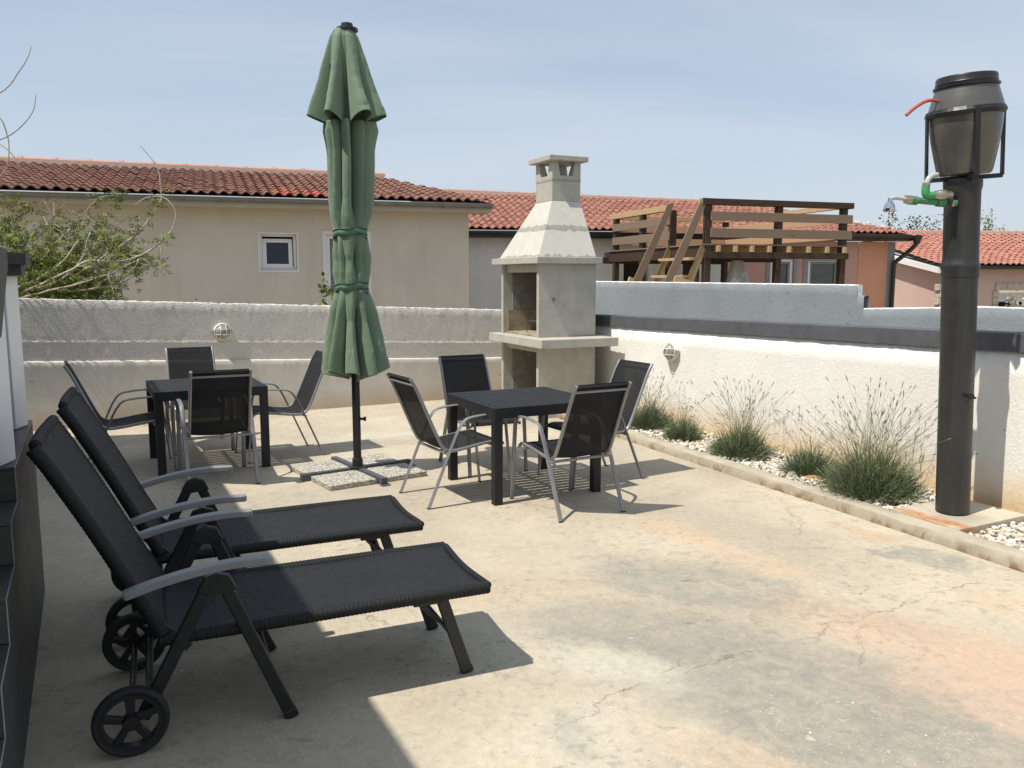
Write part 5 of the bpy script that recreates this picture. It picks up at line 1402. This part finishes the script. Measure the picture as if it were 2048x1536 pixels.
for pts in ([(-6.9, 8.9, 2.6), (-6.1, 8.6, 3.1), (-5.41, 8.5, 3.35), (-5.1, 8.5, 3.48), (-4.91, 8.5, 3.66), (-4.8, 8.5, 3.83), (-4.76, 8.5, 3.93)],
            [(-6.9, 8.9, 2.5), (-6.0, 8.5, 2.75), (-5.32, 8.3, 2.91), (-5.02, 8.3, 3.0), (-4.81, 8.3, 3.12), (-4.67, 8.3, 3.28), (-4.63, 8.3, 3.43)],
            [(-6.9, 8.9, 2.55), (-5.9, 8.6, 3.2), (-5.25, 8.4, 3.28), (-5.06, 8.4, 3.21), (-5.0, 8.4, 3.06), (-5.0, 8.4, 2.87), (-5.06, 8.4, 2.7), (-5.2, 8.4, 2.58)]):
    tw(pts, .010, .0035, mbt); 
tw([(-6.3, 10.6, 1.1), (-6.7, 9.9, 1.9), (-6.9, 8.9, 2.5)], .03, .012, mbt)
rs = np.random.RandomState(21)
for _ in range(8):                       # twigs over the wall that throw the slanted shadows on it
    x, y, z = rs.uniform(-6.0, -5.35), rs.uniform(8.2, 8.9), rs.uniform(2.3, 3.1)
    tw([(-6.9, 8.95, 2.5), (x - .4, y + .1, z + .05), (x, y, z), (x + .25, y - .03, z - .12), (x + .4, y - .05, z - .35)], .011, .005, mbt)
anch = []
for pts, n in ((A, 16), (Bt, 14), (Ct, 14), (Dt, 10), (Et, 14), (Ft, 8)):
    P = smooth_path(pts, 8); m = int(len(P) * (.62 if pts in (A, Bt) else 1))
    for _ in range(n):
        b = P[rs.randint(2, max(3, m - 1))]; d = Vector((rs.normal(.2, .6), rs.normal(-.1, .5), rs.normal(.15, .55))).normalized(); L_ = rs.uniform(.15, .5)
        e = b + d * L_; tw([b, b.lerp(e, .5) + Vector(rs.normal(0, .03, 3)), e], .006, .0025, mbt); anch += [b.lerp(e, q) for q in (.4, .7, 1.)]
mbt.build('branches', 'bark', tr, smooth='all')
# leaf clumps: (centre, radius, count)
lf = MB(); lf.rnd = []
clumps = [((-5.75, 10.5, 1.75), .36, 620), ((-5.45, 10.4, 1.65), .30, 480), ((-5.15, 10.4, 1.55), .28, 330), ((-6.1, 10.6, 1.9), .34, 520), ((-6.5, 10.7, 2.15), .33, 480), ((-5.55, 10.7, 2.05), .22, 150), ((-5.35, 10.8, 2.4), .18, 50),
          ((-5.2, 10.6, 2.15), .2, 150), ((-4.9, 10.35, 1.95), .2, 230), ((-4.7, 10.4, 1.85), .16, 170), ((-4.85, 10.5, 2.05), .16, 60), ((-6.4, 10.7, 2.6), .18, 60), ((-6.2, 10.7, 2.55), .15, 30), ((-5.75, 10.8, 2.3), .15, 40), ((-6.6, 10.6, 1.5), .5, 700), ((-5.9, 10.4, 1.5), .4, 900), ((-5.6, 10.35, 1.42), .34, 700), ((-6.3, 10.4, 1.6), .4, 600), ((-5.35, 10.35, 1.46), .34, 330), ((-5.0, 10.6, 2.65), .1, 50)]
pts_ = [(Vector(c), r_, n) for c, r_, n in clumps] + [(a_, .07, 3) for a_ in anch]
for c, r_, n in pts_:
    for _ in range(max(1, int(n * .72))):
        o = Vector(rs.normal(0, .5, 3)) * r_; p0 = c + o - TR; k0 = len(lf.f)
        ax = Vector(rs.normal(0, 1, 3)) + Vector((.3, 0, -.1)); ax.z *= .6; ax.normalize(); sd = ax.cross(Vector(rs.normal(0, 1, 3))).normalized(); nr = ax.cross(sd)
        ln = rs.uniform(.05, .11)
        for q in range(7):
            f = (q // 2 + 1) / 4; sg = 0 if q == 6 else (1 if q % 2 else -1)
            b = p0 + ax * ln * f; d = (ax * .45 + sd * sg + nr * rs.normal(0, .25)).normalized(); L_ = ln * rs.uniform(.30, .48); w = d.cross(nr).normalized() * L_ * .26
            lf.add([b, b + d * L_ * .5 + w, b + d * L_, b + d * L_ * .5 - w], [(0, 1, 2, 3)])
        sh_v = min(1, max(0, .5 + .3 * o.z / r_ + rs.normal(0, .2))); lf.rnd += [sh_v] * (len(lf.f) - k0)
lf.build('foliage', 'leaf_bush', tr)['kind'] = 'stuff'

def small_bush(label, loc, r, h, n, mat, seed, nst=7, leaf=(.02, .05), group=None):
    t = thing('bush', label, 'plant', loc, 0, group); rs_ = np.random.RandomState(seed); sm = MB(); lf_ = MB(); lf_.rnd = []
    for _ in range(nst):
        e = Vector((rs_.normal(0, .5) * r, rs_.normal(0, .5) * r, h * rs_.uniform(.65, 1.1))); m = e * .5 + Vector(rs_.normal(0, .06, 3)) * h
        P = smooth_path([(0, 0, 0), m, e], 5); sm.tube(P, [max(.003, .014 * h * (1 - i / len(P))) for i in range(len(P))], 4)
        for _ in range(n // nst):
            b = P[rs_.randint(len(P) // 3, len(P))] + Vector(rs_.normal(0, .5, 3)) * r * .35; d = Vector(rs_.normal(0, 1, 3)).normalized(); L_ = rs_.uniform(*leaf); w = d.cross(Vector(rs_.normal(0, 1, 3))).normalized() * L_ * .28
            lf_.add([b, b + d * L_ * .5 + w, b + d * L_, b + d * L_ * .5 - w], [(0, 1, 2, 3)]); lf_.rnd.append(rs_.uniform())
    sm.build('stems', 'bark', t); lf_.build('foliage', mat, t)['kind'] = 'stuff'
small_bush('leafy green plant showing above the back wall beside the parasol', (-2.46, 11.2, .3), .22, 1.22, 300, 'leaf_bush', 31, 7, (.05, .11))
small_bush('thin weed tip peeking over the back wall below the window', (-3.9, 10.3, .8), .10, .60, 26, 'leaf_bush', 32, 3, (.02, .05))
SK = 'dark bushes on the skyline behind the roofs'
small_bush('tiny dark sprig left of the roof stones on the skyline', (10.75, 24.6, 1.9), .2, 1.45, 90, 'leaf_dark', 41, 4, (.06, .13), SK)
small_bush('thin dark sprig behind the roof stones on the skyline', (11.15, 24.6, 1.9), .28, 1.7, 110, 'leaf_dark', 42, 4, (.06, .13), SK)
small_bush('airy dark bush on the skyline just left of the shower column', (16.9, 33.8, 2.4), .75, 1.75, 420, 'leaf_dark', 43, 9, (.06, .14), SK)
small_bush('small dark bush on the skyline above the downpipe', (16.0, 33.8, 2.4), .42, 1.6, 200, 'leaf_dark', 44, 6, (.06, .13), SK)
small_bush('feathery grey-green tree top on the skyline right of the shower column', (19.4, 33.8, 2.2), .55, 2.0, 700, 'leaf_bush', 45, 8, (.05, .12), SK)
small_bush('dry straw coloured grass tuft in the far house window', (15.45, 25.3, .1), .35, 1.0, 200, 'gravel', 46, 9, (.06, .2))

# ------------------------------------------------------------------ wooden terrace in front of the pink house
D0 = Vector((3.671, 15.5, 0))
dk = thing('wooden_terrace', 'raised wooden terrace with taupe rail boards and open stair in front of the pink house', 'terrace', D0, math.atan2(.309, .951))
def dbox(name, mat, lo, hi, par=dk, bevel=.004): return MB().span(lo, hi).build(name, mat, par, bevel=bevel)
for x, y, zt in ((0, 0, 3.0), (1.55, 0, 3.0), (3.05, 0, 3.0), (0, 1.32, 3.0), (0, 3.96, 3.0), (0, 2.62, 3.0), (3.05, 4.2, 3.0), (3.05, 2.1, 2.95), (1.5, 4.2, 3.0)):
    dbox('post', 'wood_dark', (x - .06, y + .03, 0), (x + .06, y + .15, zt))
dbox('support_post', 'wood_dark', (.62, 1.9, 0), (.78, 2.05, 2.13)); dbox('support_post', 'wood_dark', (.10, .6, 0), (.16, .68, 2.0))
dbox('top_rail', 'wood_dark', (-.16, -.02, 3.003), (3.21, .15, 3.115)); dbox('rail_end', 'wood_light', (-.175, .0, 3.01), (-.162, .13, 3.108))
dbox('top_rail', 'wood_light', (-.06, 1.6, 3.003), (.09, 4.3, 3.12)); dbox('top_rail', 'wood_light', (2.98, .16, 3.003), (3.1, 4.35, 3.10)); dbox('top_rail', 'wood_light', (.1, 4.22, 3.003), (2.97, 4.34, 3.10))
for z0, z1 in ((2.715, 2.88), (2.405, 2.575)):
    dbox('rail_board', 'board_taupe', (.015, -.01, z0), (3.2, .018, z1)); dbox('rail_board', 'board_taupe', (-.09, 1.38, z0), (-.063, 4.08, z1))
    dbox('rail_board', 'board_peach', (.1, 4.17, z0), (2.98, 4.195, z1)); dbox('rail_board', 'board_peach', (2.965, .2, z0), (2.988, 4.15, z1))
for i in range(20):
    y = .02 + i * .213; dbox('deck_board', 'board_taupe', (-.10, y, 2.262), (3.15, y + .205, 2.288), bevel=0)
dbox('rim_beam', 'wood_dark', (-.07, .155, 2.022), (-.01, 4.55, 2.258)); dbox('ledger_beam', 'wood_dark', (-.1, .0, 2.02), (3.15, .028, 2.138)); dbox('ledger_beam', 'wood_dark', (-.05, 2.2, 2.0), (3.1, 2.3, 2.138)); dbox('ledger_beam', 'wood_dark', (-.65, 4.3, 1.99), (3.1, 4.42, 2.138))
for x in (.19, .56, .92, 1.31, 1.75, 2.20, 2.63, 3.04): dbox('joist', 'wood_light', (x - .035, -.03, 2.14), (x + .035, 4.3, 2.258))
# stair
for y in (.03, 1.32):
    MB().prism([(-.03, y - .02, 3.12), (-.17, y - .02, 3.12), (-1.58, y - .02, .2), (-1.36, y - .02, .2)], (0, .028, 0)).build('stair_rail_board', 'board_taupe', dk)
    MB().prism([(.0, y + .03, 2.255), (-.12, y + .03, 2.255), (-1.08, y + .03, .1), (-.9, y + .03, .1)], (0, .05, 0)).build('stringer', 'wood_grey', dk)
for k in range(6):
    z = 1.985 - k * .33; x = -.26 - k * .147 + .02
    dbox('stair_tread', 'wood_light', (x - .13, .09, z), (x + .10, 1.30, z + .05))
for y, x, z in ((1.36, -.86, 1.60), (.0, -.60, 1.62)): MB().bar((x - .12, y, z + .02), (x + .95, y + (.02 if y else -.05), z - .30), .06, .12).build('cross_beam', 'wood_light', dk)
# covered heap under the terrace: pale sheet draped over it
tc = MB()
def drape(u, v):
    th = 2 * math.pi * u; r_ = (.12 + .40 * v ** .8) * (1 + .22 * math.cos(3 * th + 1) + .12 * mnoise.noise(Vector((math.cos(th) * 2, math.sin(th) * 2, v * 3))) + .06 * math.cos(9 * th))
    return Vector((r_ * math.cos(th) * .8, r_ * math.sin(th) * .7, 2.02 - 2.0 * v ** 1.3))
tc.grid(drape, 48, 16)
to = tc.build('covered_heap', 'tarp', smooth='all'); to.location = (4.72, 17.45, 0)
tag(to, 'pale grey plastic sheet draped over a tall heap under the wooden terrace', 'tarpaulin')
